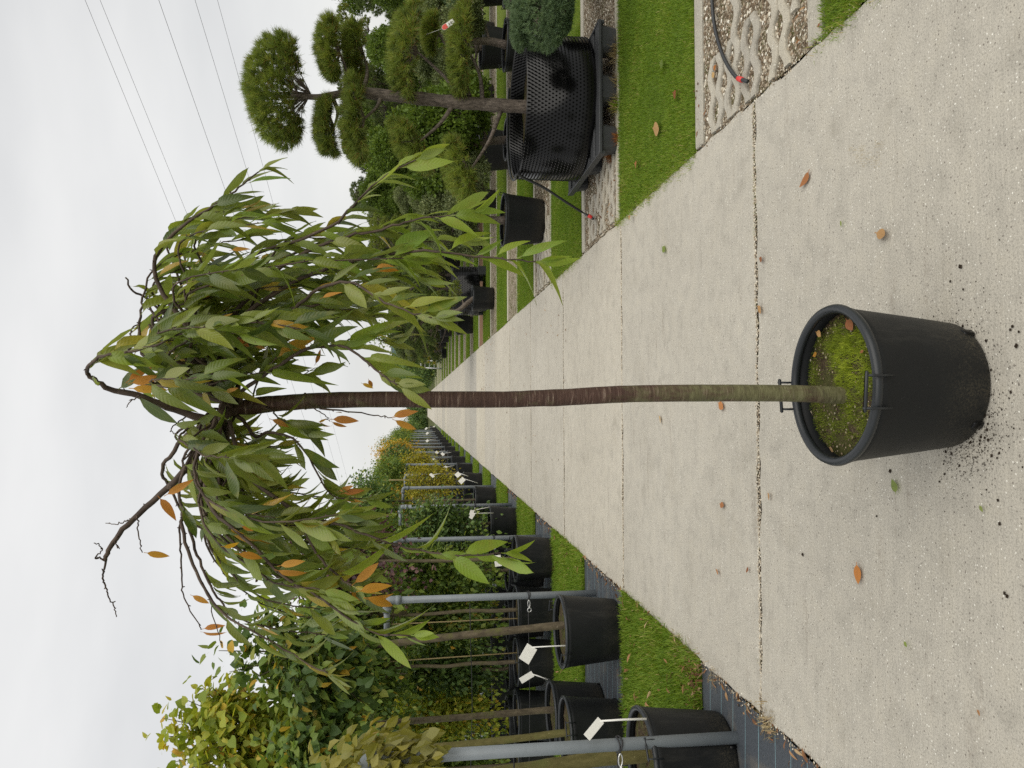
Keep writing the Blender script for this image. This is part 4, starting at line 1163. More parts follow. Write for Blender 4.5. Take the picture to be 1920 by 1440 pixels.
near_tree('olive-gold tree with smooth olive stem in the nearest left pot behind front post', -1.85, 3.92,
          [P(1262, 1412, 3.92), P(1235, 1413, 3.92), P(1100, 1426, 3.92), P(1000, 1440, 3.92), P(860, 1460, 3.9), P(760, 1475, 3.9)], (.040, .030), 'olive_bark', P(700, 1478, 3.85), (.30, .3, .26), 1050, .085, [ST], 'olive', 190, 5, 16, 'std', 1.0, GL, .8,
          extra=[P(650, 1410, 3.8), P(700, 1398, 3.8), P(755, 1398, 3.8), P(795, 1402, 3.75), P(730, 1415, 3.8), P(680, 1430, 3.8), P(790, 1418, 3.8), P(735, 1430, 3.7), P(770, 1432, 3.7), P(610, 1432, 3.8), P(812, 1408, 3.68), P(805, 1425, 3.68), P(770, 1398, 3.66), P(745, 1410, 3.66), P(720, 1402, 3.66), P(705, 1420, 3.66), P(785, 1440, 3.66), P(820, 1418, 3.66)])
near_tree('round-leaved yellow-green lime tree at the left edge behind the front post', -2.66, 6.62,
          [P(1050, 1332, 6.62), P(1030, 1331, 6.62), P(900, 1342, 6.62), P(800, 1350, 6.62), P(720, 1356, 6.62), P(640, 1372, 6.6), P(580, 1385, 6.6)], (.030, .022), 'tree_bark', P(455, 1385, 6.4), (.54, .4, .72), 3400, .078, [HT], 'lime', 260, 6, 36, 'std', 1.0, GL, .35,
          extra=[P(300, 1380, 6.5), P(330, 1340, 6.5), P(400, 1290, 6.4), P(320, 1430, 6.5), P(610, 1310, 6.3), P(590, 1345, 6.4)])
near_tree('dark green round-leaved tree behind the second steel post, orange leaves on top', -1.80, 6.08,
          [P(1085, 1168, 6.08), P(1065, 1171, 6.08), P(950, 1183, 6.08), P(850, 1193, 6.08), P(740, 1206, 6.08), P(660, 1215, 6.08)], (.033, .025), 'tree_bark', P(570, 1245, 6.0), (.42, .4, .62), 2400, .078, [HT], 'tulip', 240, 7, 34, 'std', 1.04, GL, .4,
          extra=[P(410, 1220, 6.0), P(440, 1180, 6.0), P(430, 1260, 6.0), P(470, 1160, 6.0), P(690, 1330, 6.0), P(520, 1300, 6.0)])
near_tree('slim mid-green tree with olive stem between the front post and the square label', -2.56, 5.98,
          [P(1105, 1369, 5.98), P(1090, 1370, 5.98), P(950, 1387, 5.98), P(850, 1397, 5.98), P(760, 1404, 5.98), P(680, 1410, 5.9)], (.030, .023), 'olive_bark', P(600, 1415, 5.9), (.40, .4, .50), 1300, .08, [HT], 'tulip', 60, 8, 22, 'std', 1.0, GL, .4)

# rows C onward
def lab(look, r, c): return '%s, %s row left of path, %s pot from the path' % (look, ORD[r], ORD[c])
KINDL = {'f_green': 'dark green bushy tree', 'f_mid': 'mid green tree', 'f_yellow': 'yellow-green autumn tree', 'f_gold': 'golden autumn tree', 'f_purple': 'dark purple-leaved tree', 'holly': 'grey-green tree', 'tulip': 'fresh green tree', 'lime': 'lime-green tree'}
def L(r, c, x, y, ck, mat, stem, cs, canes=0, **k):
    potted(lab(KINDL[mat] + (' with canes' if canes else ''), r, c), x, y, ck, mat, stem, cs, GL, canes=canes, v=r * 3 + c, **k)
yC = 8.95
L(2, 0, -1.80, yC + .05, 'tall', 'f_purple', 1.80, (1.05, .72), tmat=M['tree_bark'], lean=(0, .2))
L(2, 1, -2.38, yC, 'ball', 'f_mid', 1.75, (1.0, 1.15), canes=1)
L(2, 2, -2.98, yC, 'ball', 'tulip', 1.75, (1.05, 1.1), canes=1)
L(2, 3, -3.58, yC, 'tall', 'f_mid', 1.75, (1.0, .8), canes=0)
L(2, 4, -4.16, yC, 'ball', 'f_green', 1.7, (1.2, 1.3), canes=1)
for c in range(5):
    L(2, 5 + c, -2.1 - .62 * c, yC + .85, 'bush', ('f_mid', 'tulip', 'f_green', 'lime', 'f_mid')[c], .55, (1.0, .95))
yD = 12.05
L(3, 0, -1.85, yD + .05, 'bush', 'f_green', .5, (1.05, .88), trs=1.0)
for c in range(1, 8):
    L(3, c, -1.85 - .64 * c, yD + rng.normal(0, .05), 'bush', ('f_mid', 'f_green', 'tulip', 'f_green')[c % 4], .5, (1.08, 1.0 + .06 * c))
for c in range(4):
    L(3, 8 + c, -2.4 - .9 * c, yD + .9, 'ball', ('f_mid', 'f_purple', 'f_green', 'f_mid')[c], 1.9, (.95, .95))
yE = 15.1
L(4, 0, -1.85, yE, 'ball', 'f_green', 2.05, (.92, .85), canes=3)
for c in range(1, 7): L(4, c, -1.85 - .68 * c, yE + rng.normal(0, .1), 'bush' if c % 2 else 'tall', ('tulip', 'f_mid')[c % 2], .8, (1.25, 1.35))
spec = [('tall', 'f_yellow', .62, (.85, .72), 2), ('ball', 'f_mid', 1.9, (.9, .8), 0), ('tall', 'f_yellow', .9, (.9, .8), 0), ('ball', 'f_green', 1.7, (.95, 1.0), 2), ('tall', 'f_gold', 1.5, (1.0, .95), 0), ('tall', 'f_yellow', 1.7, (.9, .7), 0), ('ball', 'f_mid', 1.8, (1.0, .9), 0), ('tall', 'f_mid', 1.8, (1.0, .8), 1), ('ball', 'f_green', 1.8, (1, 1), 0), ('tall', 'f_mid', 1.7, (1, .7), 0), ('ball', 'f_yellow', 1.7, (1, .9), 0), ('ball', 'f_green', 1.7, (1, 1), 0), ('ball', 'f_green', 1.5, (1.1, 1.1), 0), ('tall', 'f_green', 1.4, (1.1, .9), 0), ('ball', 'f_green', 1.2, (1.2, 1.1), 0)]
for i, (ck, mt, stem, cs, cn) in enumerate(spec):
    r = 5 + i
    yy = ystrip(r) + .65
    L(r, 0, -1.88, yy, ck, mt, stem, cs, canes=cn, detail=1 if i < 3 else 0)
    for c in (1, 2, 3):
        if i > 8 and c > 1: continue
        m2 = ('f_yellow', 'f_mid', 'f_gold', 'f_yellow', 'f_green')[(i + c) % 5]
        L(r, c, -1.88 - .85 * c, yy + rng.normal(0, .15), ('tall', 'ball')[(i + c) % 2], m2, 1.45 + .18 * c, (1.05, 1.0), detail=0)

# ------------------------------------------------------------------ steel support frames with wires
post_m = MB().tube([(0, 0, -.1), (0, 0, .9), (0, 0, 1.80)], .030, 16).mesh('post', M['steel'])
elb = MB().tube(spline([(0, 0, 1.74), (0, 0, 1.80), (-.02, 0, 1.832), (-.075, 0, 1.84)], 10), .036, 14)
elb.tube([(0, 0, 1.72), (0, 0, 1.765)], .039, 14); elb.tube([(-.06, 0, 1.84), (-.10, 0, 1.84)], .039, 14)
elb = elb.mesh('elbow_fitting', M['steel'])
pipe_m = MB().tube([(-.08, 0, 1.84), (-.30, 0, 1.84)], .027, 12).mesh('pipe_stub', M['steel'])
wl = MB()
for z_, sg in ((.60, .012), (1.12, .02)):
    wl.tube([(-.05 - 7.0 * f, .012 * math.sin(f * 9), z_ - sg * math.sin(f * math.pi * 4) ** 2) for f in np.linspace(0, 1, 24)], .004, 5)
wire_m = wl.mesh('support_wire', M['cable'])
hk = MB()
th = np.linspace(0, 2 * math.pi, 20)
hk.tube(np.stack([.037 * np.cos(th), .037 * np.sin(th), .60 + .006 * np.sin(th * 2)], 1), .0045, 6, caps=False)
hk.tube(np.stack([.037 * np.cos(th), .037 * np.sin(th), .612 + .004 * np.cos(th * 2)], 1), .0035, 6, caps=False)
hk = hk.mesh('wire_loop', M['cable'])
cb = MB()
cb.tube(np.stack([-.062 + .030 * np.cos(th), -.030 + 0 * th, .604 + .010 * np.sin(th)], 1), .0042, 6, caps=False)
cb.tube(np.stack([-.118 + .017 * np.cos(th), -.030 + 0 * th, .60 + .017 * np.sin(th)], 1), .0042, 6, caps=False)
cb.tube([(-.09, -.03, .60), (-.105, -.03, .60)], .007, 8)
cb = cb.mesh('snap_hook', M['chrome'])
for k in range(17):
    y = 3.74 + 3.04 * k
    t = thing('support_post', 'grey steel support post with wires at the end of the %s left row' % ORD[k], 'post', (-1.672 - (.012 * (k % 3)), y, 0), 0, 'steel support posts along the left edge of the path')
    inst('post', post_m, t); inst('elbow_fitting', elb, t); inst('pipe_stub', pipe_m, t)
    if k < 8: inst('support_wire', wire_m, t, (-.01, .04, 0), (0, 0, rng.normal(0, .005)))
    if k < 4: inst('wire_loop', hk, t); inst('snap_hook', cb, t)

# white plant labels on stakes
GLB = 'white plant labels on stakes'
def plant_label(label, c0, c1, foot, Y, wd=.075):
    """c0,c1: pixels of the two short edges of the board, foot: pixel of the stake's foot"""
    a, b, f = P(*c0, Y), P(*c1, Y - .03), P(*foot, Y)
    t = thing('plant_label', label, 'plant label', tuple(f), 0, GLB)
    ax = unit(b - a); nv = unit(np.cross(ax, np.array([.25, .3, 1.0])) + np.array([0, -.1, .35]))
    sd_ = unit(np.cross(nv, ax)); nv = np.cross(ax, sd_)
    Ln = np.linalg.norm(b - a)
    R3 = np.stack([ax, sd_, nv], 1)
    mid = (a + b) / 2 - f
    MB().box((-Ln / 2, -wd / 2, -.0015), (Ln / 2, wd / 2, .0015), 0, R3, mid, .0008).build('board', M['white'], t, False)
    MB().box((-Ln * .18, -wd * .16, .0018), (Ln * .05, wd * .12, .0024), 0, R3, mid).build('print', M['print'], t, False)
    e = a + (b - a) * .06 - f
    MB().tube([(0, 0, 0), e * .5 + np.array([.002, 0, 0]), e], [.006, .005, .0045], 6).build('stake', M['white'], t)
plant_label('white label on a slanting stake stuck at the rim of the nearest left pot', (1127, 1350), (1100, 1383), (1212, 1348), 3.72, .04)
plant_label('square white label on an upright stake in the pot behind the second steel post', (998, 1212), (982, 1240), (1080, 1210), 5.95, .09)
plant_label('narrow white label bent over the pot left of the square label', (999, 1263), (976, 1277), (1027, 1274), 6.45, .05)
plant_label('white label behind the hanging cherry leaves by the purple tree', (932, 1041), (935, 1062), (978, 1060), 8.8, .08)
plant_label('narrow white label leaning left over the pot of the bushy laurel', (888, 962), (882, 972), (925, 962), 11.8, .06)
plant_label('second thin white label on a slanting stake in the laurel pot', (886, 957), (883, 966), (917, 951), 11.85, .06)
plant_label('blank white label tilted towards the path at the caned tree', (870, 897), (862, 905), (896, 906), 14.85, .09)
plant_label('white label right of the blank one, next to the fifth post', (862, 887), (855, 893), (878, 893), 15.0, .09)
for i, (x, y, D_) in enumerate(((832, 850, 22), (838, 875, 20), (821, 847, 25), (815, 858, 27), (803, 825, 34), (803, 811, 40), (801, 802, 46), (812, 890, 15), (815, 799, 60))):
    plant_label('tiny far white label in the left rows, %s from the path end' % ORD[8 - i], (x, y), (x - 4, y + 3), (x + 14, y - 2), D_, .10)

# ------------------------------------------------------------------ right field: cloud-pruned trees
ndl = np.array([(-.5, 0, 0), (.5, 0, 0), (0, 1, -.10)])
spr = np.array([(0, 0, 0), (.30, .5, .06), (0, 1, -.05), (-.30, .5, .06)])
def pad_mesh(name, rx, ry, rz, mat, kind='needle', nt_=520, per=16, ln=.055, wd=.0042, seed=1, low=-.35, lumps=16, brown=.06):
    r0 = np.random.default_rng(seed)
    mb = MB()
    A = np.array([rx, ry, rz])
    u = unit(r0.normal(0, 1, (nt_ * 3, 3)))
    u = u[u[:, 2] > low][:nt_]
    lc = unit(r0.normal(0, 1, (lumps, 3)) + np.array([0, 0, .45]))
    dl = u @ lc.T
    best = dl.max(1)
    bump_ = np.clip((best - .72) / .28, 0, 1)
    rad = (.70 + .36 * bump_ ** .8) * (1 - .34 * r0.random(len(u)) ** 2.2)
    p = u * rad[:, None] * A
    p[:, 2] = np.where(p[:, 2] < -.5 * rz, -.5 * rz + .15 * (p[:, 2] + .5 * rz), p[:, 2])
    nrm = unit(u / A)
    n = len(p)
    if kind == 'needle':
        pp = np.repeat(p, per, 0); nn_ = np.repeat(nrm, per, 0)
        tv = np.repeat(unit(nrm + np.array([0, 0, .5]) + r0.normal(0, .38, (n, 3))), per, 0)
        d = unit(tv * .95 + r0.normal(0, .46, (n * per, 3)))
        L_ = ln * r0.uniform(.6, 1.15, n * per)
        B = basis(d, r0.normal(0, 1, (n * per, 3)))
        B = B * np.stack([np.full(n * per, wd), L_, L_], 1)[:, None, :]
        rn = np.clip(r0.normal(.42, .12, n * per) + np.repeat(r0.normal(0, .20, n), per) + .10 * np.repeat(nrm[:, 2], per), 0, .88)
        dead = r0.random(n * per) < np.repeat(np.where(p[:, 2] < 0, brown * 2.2, brown * .5), per)
        rn = np.where(dead, .96, rn)
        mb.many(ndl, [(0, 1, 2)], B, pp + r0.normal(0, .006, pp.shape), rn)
    else:
        pp = np.repeat(p, per, 0) + r0.normal(0, ln * .55, (n * per, 3)); nn_ = np.repeat(nrm, per, 0)
        d = unit(nn_ * .7 + np.array([0, 0, .25]) + r0.normal(0, .55, pp.shape))
        L_ = ln * r0.uniform(.6, 1.2, len(pp))
        B = basis(d, nn_ + r0.normal(0, .6, pp.shape)) * L_[:, None, None]
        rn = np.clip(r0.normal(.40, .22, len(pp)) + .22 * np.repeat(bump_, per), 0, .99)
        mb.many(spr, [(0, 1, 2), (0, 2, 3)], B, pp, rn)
    # short inner twigs carry the tufts
    for q in range(0, n, max(1, n // 26)):
        mb.tube([np.array([0, 0, -rz * .45]), p[q] * .5 + np.array([0, 0, -rz * .12]), p[q] * .93], [.006, .004, .002], 4, 1)
    return mb.mesh(name, [M[mat], M['pine_bark']], False)

# the big pine in the dimpled black container on a pallet
YP = 6.57
XP = float(P(1000, 205, YP)[0])
PZ = .152
pallet = thing('plastic_pallet', 'black plastic pallet under the dimpled container, with three blocks along its front', 'pallet', (2.525, 6.52, 0))
dk = MB()
for i in range(7):
    y0 = -.62 + i * .187
    dk.box((-.525, y0, .128), (.525, y0 + .118, PZ), bev=.004)
    if i in (0, 3, 6): dk.box((-.525, y0 - .004, .122), (.525, y0 + .122, .1275), bev=.002)
for sx in (-1, 1):
    dk.box((sx * .525 - .012, -.622, .104), (sx * .525 + .012, .625, PZ + .005), bev=.003)
dk.box((-.535, -.634, .132), (.535, -.612, PZ + .003), bev=.003)
dk.build('deck', M['pallet'], pallet, False)
blk = MB()
def ring8(x0, x1, y0, y1, c, z): return [(x0 + c, y0, z), (x1 - c, y0, z), (x1, y0 + c, z), (x1, y1 - c, z), (x1 - c, y1, z), (x0 + c, y1, z), (x0, y1 - c, z), (x0, y0 + c, z)]
V = ring8(-.095, .095, -.07, .07, .025, .0) + ring8(-.115, .115, -.085, .085, .03, .121)
blk.add(V, [tuple(range(7, -1, -1)), tuple(range(8, 16))] + [(j, (j + 1) % 8, 8 + (j + 1) % 8, 8 + j) for j in range(8)])
blk = blk.mesh('block', M['pallet'], False)
for bx in (-.40, 0, .40):
    for by in (-.53, 0, .53): inst('block', blk, pallet, (bx, by, -.002))

pine = thing('cloud_pruned_pine', 'tall cloud-pruned pine with olive needle pads in a wide dimpled black container', 'tree', (XP, YP, PZ))
po = np.array([XP, YP, PZ])
RA, HA = .59, .565
wall = MB()
wall.lathe([(RA, 0), (RA, HA), (RA - .004, HA), (RA - .004, 0)], 96)
wo_ = wall.build('container_wall', M['air'], pine)
con = np.array([(math.cos(a) * .0082, 0, math.sin(a) * .0082) for a in np.arange(6) * math.pi / 3] + [(math.cos(a) * .0034, .0085, math.sin(a) * .0034) for a in np.arange(6) * math.pi / 3])
conf = [(j, (j + 1) % 6, 6 + (j + 1) % 6, 6 + j) for j in range(6)]
cap = [(6, 7, 8, 9), (6, 9, 10, 11)]
N_ = 120
P_, B_ = [], []
for r in range(20):
    for j in range(N_):
        a = (j + .5 * (r % 2)) * 2 * math.pi / N_
        P_.append((RA * math.cos(a), RA * math.sin(a), .018 + r * .0281))
        rad_ = np.array([math.cos(a), math.sin(a), 0]); tan_ = np.array([-math.sin(a), math.cos(a), 0])
        B_.append(np.stack([tan_, rad_, np.array([0, 0, 1.0])], 1))
P_, B_ = np.array(P_), np.array(B_)
dm = MB().many(con, conf, B_, P_, None).many(con, cap, B_, P_, None)
inn = B_ * np.array([1, -1, 1]); top_ = P_[:, 2] > .36
Pi = P_ * np.array([(RA - .004) / RA, (RA - .004) / RA, 1])
dm.many(con, conf, inn[top_], Pi[top_], None).many(con, cap, inn[top_], Pi[top_], None)
dm.build('dimples', M['air'], wo_, False, kind='stuff')
so_ = MB()
V = [(0, 0, .46)]; fs = []
for i in range(1, 7):
    for j in range(30): V.append(((RA - .012) * i / 6 * math.cos(j * .20944), (RA - .012) * i / 6 * math.sin(j * .20944), .445 - .012 * i / 6 + rng.normal(0, .006)))
fs = [(0, 1 + j, 1 + (j + 1) % 30) for j in range(30)] + [(1 + i * 30 + j, 31 + i * 30 + j, 31 + i * 30 + (j + 1) % 30, 1 + i * 30 + (j + 1) % 30) for i in range(5) for j in range(30)]
so_.add(V, fs).build('soil', M['soil'], pine)
def PP(x, y, dy=0.0): return P(x, y, YP + dy) - po
tk = spline([PP(1010, 200), PP(985, 200), PP(940, 198), PP(900, 195), PP(850, 191), PP(800, 186), PP(750, 181), PP(700, 176), PP(672, 172), PP(648, 172), PP(630, 178), PP(600, 182), PP(570, 181), PP(530, 180), PP(505, 176)], 60)
MB().tube(tk, np.interp(np.linspace(0, 1, 60), [0, .1, .35, .6, .75, 1], [.068, .058, .055, .043, .030, .012]) * (1 + .06 * np.sin(np.arange(60) * .9) + rng.normal(0, .02, 60)), 14).build('trunk', M['pine_bark'], pine)
PADS = [  # centre px (x, y), half sizes px (height, width), depth offset, trunk px, tilt
    ((546, 174), (72, 100), 0, (560, 181), 0), ((626, 100), (25, 62), -.08, (648, 172), .05), ((671, 100), (22, 64), .22, (680, 172), 0), ((617, 238), (20, 54), .02, (622, 180), .08),
    ((671, 222), (26, 78), -.10, (715, 178), .04), ((768, 96), (31, 90), -.12, (868, 186), -.10), ((868, 92), (23, 78), -.16, (905, 190), -.02), ((772, 268), (24, 58), -.02, (850, 196), .55), ((868, 322), (26, 66), -.16, (940, 205), .35), ((812, 60), (16, 34), .25, (880, 180), 0)]
for i, ((x, y), (hv, hw_), dy, tp_, tilt) in enumerate(PADS):
    c = PP(x, y, dy)
    sc_ = (YP + dy) / F * 1.02
    me = pad_mesh('foliage_pad', hw_ * sc_, hw_ * sc_ * .85, hv * sc_ * 1.05, 'needle', 'needle', int(150 + hw_ * 3.4) * (2 if i == 0 else 1), 38, .072, .0044, 100 + i, -.22 if i == 0 else -.40, 13, .05)
    inst('foliage_pad', me, pine, tuple(c), (0, -tilt, 0))
    if i:
        s0 = PP(*tp_)
        MB().tube(spline([s0, s0 * .5 + c * .5 + np.array([0, 0, -.06]), c + np.array([0, 0, -hv * sc_ * .45])], 12), np.linspace(.022, .009, 12), 8).build('branch', M['pine_bark'], pine)
for (x, y) in ((480, 120), (505, 225), (515, 110), (500, 180)):
    MB().tube(spline([PP(560, 181), PP((x + 560) / 2 + 8, (y + 181) / 2), PP(x + 20, y)], 10), np.linspace(.014, .005, 10), 6).build('branch', M['pine_bark'], pine)

# hang tag on the pine
a, b = P(829, 54, YP - .33), P(851, 39, YP - .36)
tg_ = thing('hang_tag', 'white tag with a rounded red end hanging among the right lower pads of the pine', 'tag', tuple(a))
ax = unit(b - a); nv = unit(np.array([-.15, -1, .2]) - ax * (np.array([-.15, -1, .2]) @ ax)); sd_ = np.cross(nv, ax)
Lg = np.linalg.norm(b - a); W_ = .021
def strip2d(pts, off, th_):
    pts = np.array(pts); k = len(pts)
    V = np.vstack([pts[:, :1] * ax + pts[:, 1:] * sd_ + nv * (off + s) for s in (0, th_)])
    return V, [tuple(range(k))[::-1], tuple(range(k, 2 * k))] + [(i, (i + 1) % k, k + (i + 1) % k, k + i) for i in range(k)]
arc = [(W_ * (1 - math.cos(q)) * 1.3 - W_ * .3, W_ * math.sin(q)) for q in np.linspace(-math.pi / 2, math.pi / 2, 9)]
MB().add(*strip2d([(Lg, -W_)] + [(Lg, W_)] + [(p_[0] + .0, p_[1]) for p_ in [(W_ * (1 - math.sin(q)), W_ * math.cos(q)) for q in np.linspace(0, math.pi, 9)]], 0, .0012)).build('board', M['white'], tg_, False)
MB().add(*strip2d([(Lg * .42, -W_ * .9), (Lg * .42, W_ * .9)] + [(W_ * (1.05 - .95 * math.sin(q)), W_ * .9 * math.cos(q)) for q in np.linspace(0, math.pi, 9)], .0016, .0008)).build('red_print', M['tag_red'], tg_, False)
MB().add(*strip2d([(Lg * .55, -W_ * .5), (Lg * .55, W_ * .4), (Lg * .64, W_ * .4), (Lg * .64, -W_ * .5)], .0016, .0008)).add(*strip2d([(Lg * .7, -W_ * .5), (Lg * .7, W_ * .5), (Lg * .82, W_ * .5), (Lg * .82, -W_ * .5)], .0016, .0008)).build('print', M['print'], tg_, False)
MB().tube([np.zeros(3), ax * -.02 + np.array([0, .03, .05]), ax * -.01 + np.array([0, .10, .12])], .0012, 4).build('string', M['white'], tg_)

# drip hoses
hs = thing('irrigation_hose', 'black irrigation hose with a red clip lying in the near gravel strip', 'hose', tuple(G(1395, 150, .012)))
h0 = np.array(hs.location)
pts = [G(1333, -60, .016), G(1335, 0, .016), G(1340, 50, .018), G(1352, 95, .020), G(1366, 125, .022), G(1382, 146, .026), G(1393, 150, .03), G(1402, 153, .02)]
MB().tube(spline(pts, 40) - h0, .0095, 10).build('tube', M['hose'], hs)
q = spline([G(1384, 147, .027), G(1392, 150, .03)], 5) - h0
MB().tube(q, [.0125, .0135, .0135, .0135, .0125], 12).build('clip', M['red'], hs)
hs2 = thing('drip_hose', 'thin black hose running from the rim of the dimpled container down to a red clip', 'hose', tuple(G(1110, 408, .02)))
h1 = np.array(hs2.location)
rim_ = [np.array([XP + (RA + .012) * math.cos(q), YP + (RA + .012) * math.sin(q), PZ + HA + .012]) for q in np.linspace(.9, math.pi + .12, 16)]
pts = rim_ + [P(985, 335, 6.55), P(1020, 352, 6.62), P(1060, 378, 6.72), P(1095, 400, 6.84), G(1112, 410, .03)]
MB().tube(spline(pts, 70) - h1, .0115, 9).build('tube', M['hose'], hs2)
q = spline([G(1103, 404, .07), G(1110, 408, .035)], 4) - h1
MB().tube(q, .016, 10).build('clip', M['red'], hs2)
# dead tufts, weeds by the pallet
tufts('dead_needle_tuft', [tuple(G(1146, 290)[:2]) for _ in range(3)] + [(2.12, 5.9), (2.13, 5.91), (2.11, 5.92)], 60, .085, 'rust_grass', .025, .8)
tufts('dead_needle_tuft', [tuple(G(1166, 360)[:2])], 40, .05, 'rust_grass', .02, .9)
tufts('dry_weed', [(2.5 + rng.normal(0, .07), 5.93) for _ in range(8)] + [(2.85 + rng.normal(0, .06), 5.93) for _ in range(9)], 22, .11, 'straw', .02, .8, (.0, .6))
tufts('green_weed', [(2.38, 5.9), (2.40, 5.88), (2.36, 5.9)], 16, .12, 'grass', .015, .7, (.5, 1))

# shared pads of the other trees
PADM = {
    'needle': [pad_mesh('foliage_pad', .36, .34, .17, 'needle', 'needle', 210, 36, .062, .0055, 200 + s_) for s_ in range(3)],
    'needle_dk': [pad_mesh('foliage_pad', .36, .34, .19, 'needle_dk', 'needle', 210, 36, .062, .006, 210 + s_) for s_ in range(3)],
    'cypress': [pad_mesh('foliage_pad', .30, .30, .24, 'cypress', 'spray', 460, 7, .05, 0, 220 + s_, -.8, 24) for s_ in range(3)],
    'holly': [pad_mesh('foliage_pad', .30, .28, .18, 'holly', 'spray', 620, 9, .030, 0, 230 + s_, -.7, 14) for s_ in range(3)],
}
GRR = 'cloud-pruned trees in black pots right of the path'
LOOK = {'needle': 'olive green cloud-pruned pine', 'needle_dk': 'dark green cloud-pruned pine', 'cypress': 'bright green cloud-pruned cypress', 'holly': 'grey-green cloud-pruned holly'}
def bonsai(label, x, y, h, kind, npad, seed, pot='big', psc=1.0, detail=1, spread=.75, padsc=1.0, low=.75, group=GRR):
    t = thing('cloud_pruned_tree', label, 'tree', (x, y, 0), 0, group)
    add_pot(t, pot, psc, (1.2, 1.2 + math.pi), detail, seed)
    r0 = np.random.default_rng(seed)
    ph = {'std': .40, 'big': .46, 'low': .31}[pot] * psc
    k = 7
    pts = np.stack([np.cumsum(r0.normal(0, .055, k)), np.cumsum(r0.normal(0, .055, k)), np.linspace(ph, h - .12, k)], 1)
    pts[:, :2] -= pts[0, :2]
    sp_ = spline(pts, 30)
    MB().tube(sp_, np.linspace(.055, .014, 30), 9).build('trunk', M['pine_bark'], t)
    limb = MB()
    for i in range(npad):
        f = (i + .4) / npad
        zc = low + (h - .15 - low) * f
        a = i * 2.4 + r0.normal(0, .4)
        rr_ = spread * (1 - .72 * f ** 1.6) * r0.uniform(.55, 1.05) if i < npad - 1 else 0
        j = min(29, int(29 * max(0, (zc - ph) / (h - .12 - ph))))
        c = sp_[j] * np.array([1, 1, 0]) + np.array([rr_ * math.cos(a), rr_ * math.sin(a), zc])
        sc_ = padsc * r0.uniform(.8, 1.2) * (1.15 - .35 * f)
        inst('foliage_pad', PADM[kind][(i + seed) % 3], t, tuple(c), (r0.normal(0, .10), r0.normal(0, .10), r0.uniform(0, 6.28)), (sc_, sc_, sc_ * r0.uniform(.85, 1.15)))
        if rr_ > .1:
            s0 = sp_[max(0, j - 3)]
            limb.tube(spline([s0, s0 * .45 + c * .55 + np.array([0, 0, -.05]), c + np.array([0, 0, -.05])], 8), np.linspace(.022, .008, 8), 6)
    if limb.nv: limb.build('limbs', M['pine_bark'], t)
    return t
def RL(kind, r, c): return '%s, %s row right of the path, %s from the path' % (LOOK[kind], ORD[r], ORD[c])
# a blue-green fir whose low branch reaches into the frame at the right edge
fir = thing('potted_fir', 'blue-green fir with a dense low branch hanging before the dimpled container at the right edge', 'tree', (3.95, 6.25, 0))
add_pot(fir, 'big', 1.0, (1.2, 1.2 + math.pi), 1, 1)
fo = np.array(fir.location)
MB().tube(spline([(0, 0, .4), (.03, 0, .8), (0, .03, 1.3), (.02, 0, 1.7)], 16), np.linspace(.05, .012, 16), 9).build('trunk', M['pine_bark'], fir)
for i, (x, y, Y, hv, hw_) in enumerate(((1018, 22, 5.45, 46, 78), (1050, 30, 5.35, 34, 52), (1000, -45, 5.7, 55, 95), (978, 40, 5.55, 18, 50), (930, -120, 6.0, 60, 100), (860, -100, 6.3, 60, 100))):
    c = P(x, y, Y) - fo; sc_ = Y / F
    me = pad_mesh('foliage_pad', hw_ * sc_, hw_ * sc_, hv * sc_, 'needle_bl', 'needle', 1300, 16, .026, .0042, 300 + i, -1.0, 26, .01)
    inst('foliage_pad', me, fir, tuple(c), (0, 0, 0))
    s0 = np.array([0, 0, .75 + .1 * i])
    MB().tube(spline([s0, s0 * .4 + c * .6 + np.array([0, 0, -.02]), c + np.array([0, 0, -.04])], 10), np.linspace(.02, .008, 10), 7).build('branch', M['pine_bark'], fir)

bonsai(RL('holly', 1, 0), 2.33, 9.58, 1.75, 'holly', 8, 401, 'big', 1.0, 2, .55, .85, .80)
bonsai(RL('cypress', 1, 1), 3.42, 9.75, 2.25, 'cypress', 12, 402, 'std', 1.0, 1, .50, 1.0, .85)
bonsai(RL('holly', 1, 2), 4.55, 9.55, 1.9, 'holly', 9, 403, 'big', .95, 1, .6, .9, .8)
bonsai(RL('cypress', 1, 3), 5.45, 9.8, 2.3, 'cypress', 9, 404, 'std', 1.0, 1, .5, .95, .9)
bonsai(RL('holly', 2, 0), 4.30, 12.80, 1.7, 'holly', 9, 405, 'big', 1.12, 2, .6, .95, .75)
bonsai(RL('cypress', 2, 1), 5.88, 12.45, 2.35, 'cypress', 10, 406, 'big', 1.05, 2, .6, 1.0, .8)
bonsai(RL('needle_dk', 2, 2), 7.0, 12.6, 2.9, 'needle_dk', 12, 407, 'big', 1.0, 1, .7, 1.15, 1.0)
bonsai(RL('needle', 3, 0), 2.20, 15.75, 1.55, 'needle', 6, 408, 'std', .98, 2, .55, .7, .70)
bonsai(RL('holly', 3, 1), 4.12, 15.4, 2.1, 'holly', 11, 409, 'std', 1.0, 1, .6, .9, .75)
bonsai(RL('cypress', 3, 2), 5.2, 15.6, 2.7, 'cypress', 13, 410, 'big', 1.0, 1, .6, 1.0, .8)
bonsai(RL('needle_dk', 3, 3), 6.4, 15.8, 2.8, 'needle_dk', 12, 411, 'big', 1.0, 1, .8, 1.2, .9)
bonsai(RL('holly', 3, 4), 7.6, 15.6, 2.2, 'holly', 9, 412, 'big', 1.0, 1, .7, 1.1, .8)
bonsai(RL('needle_dk', 3, 5), 8.8, 15.7, 3.0, 'needle_dk', 9, 413, 'big', 1.0, 1, .8, 1.3, 1.0)
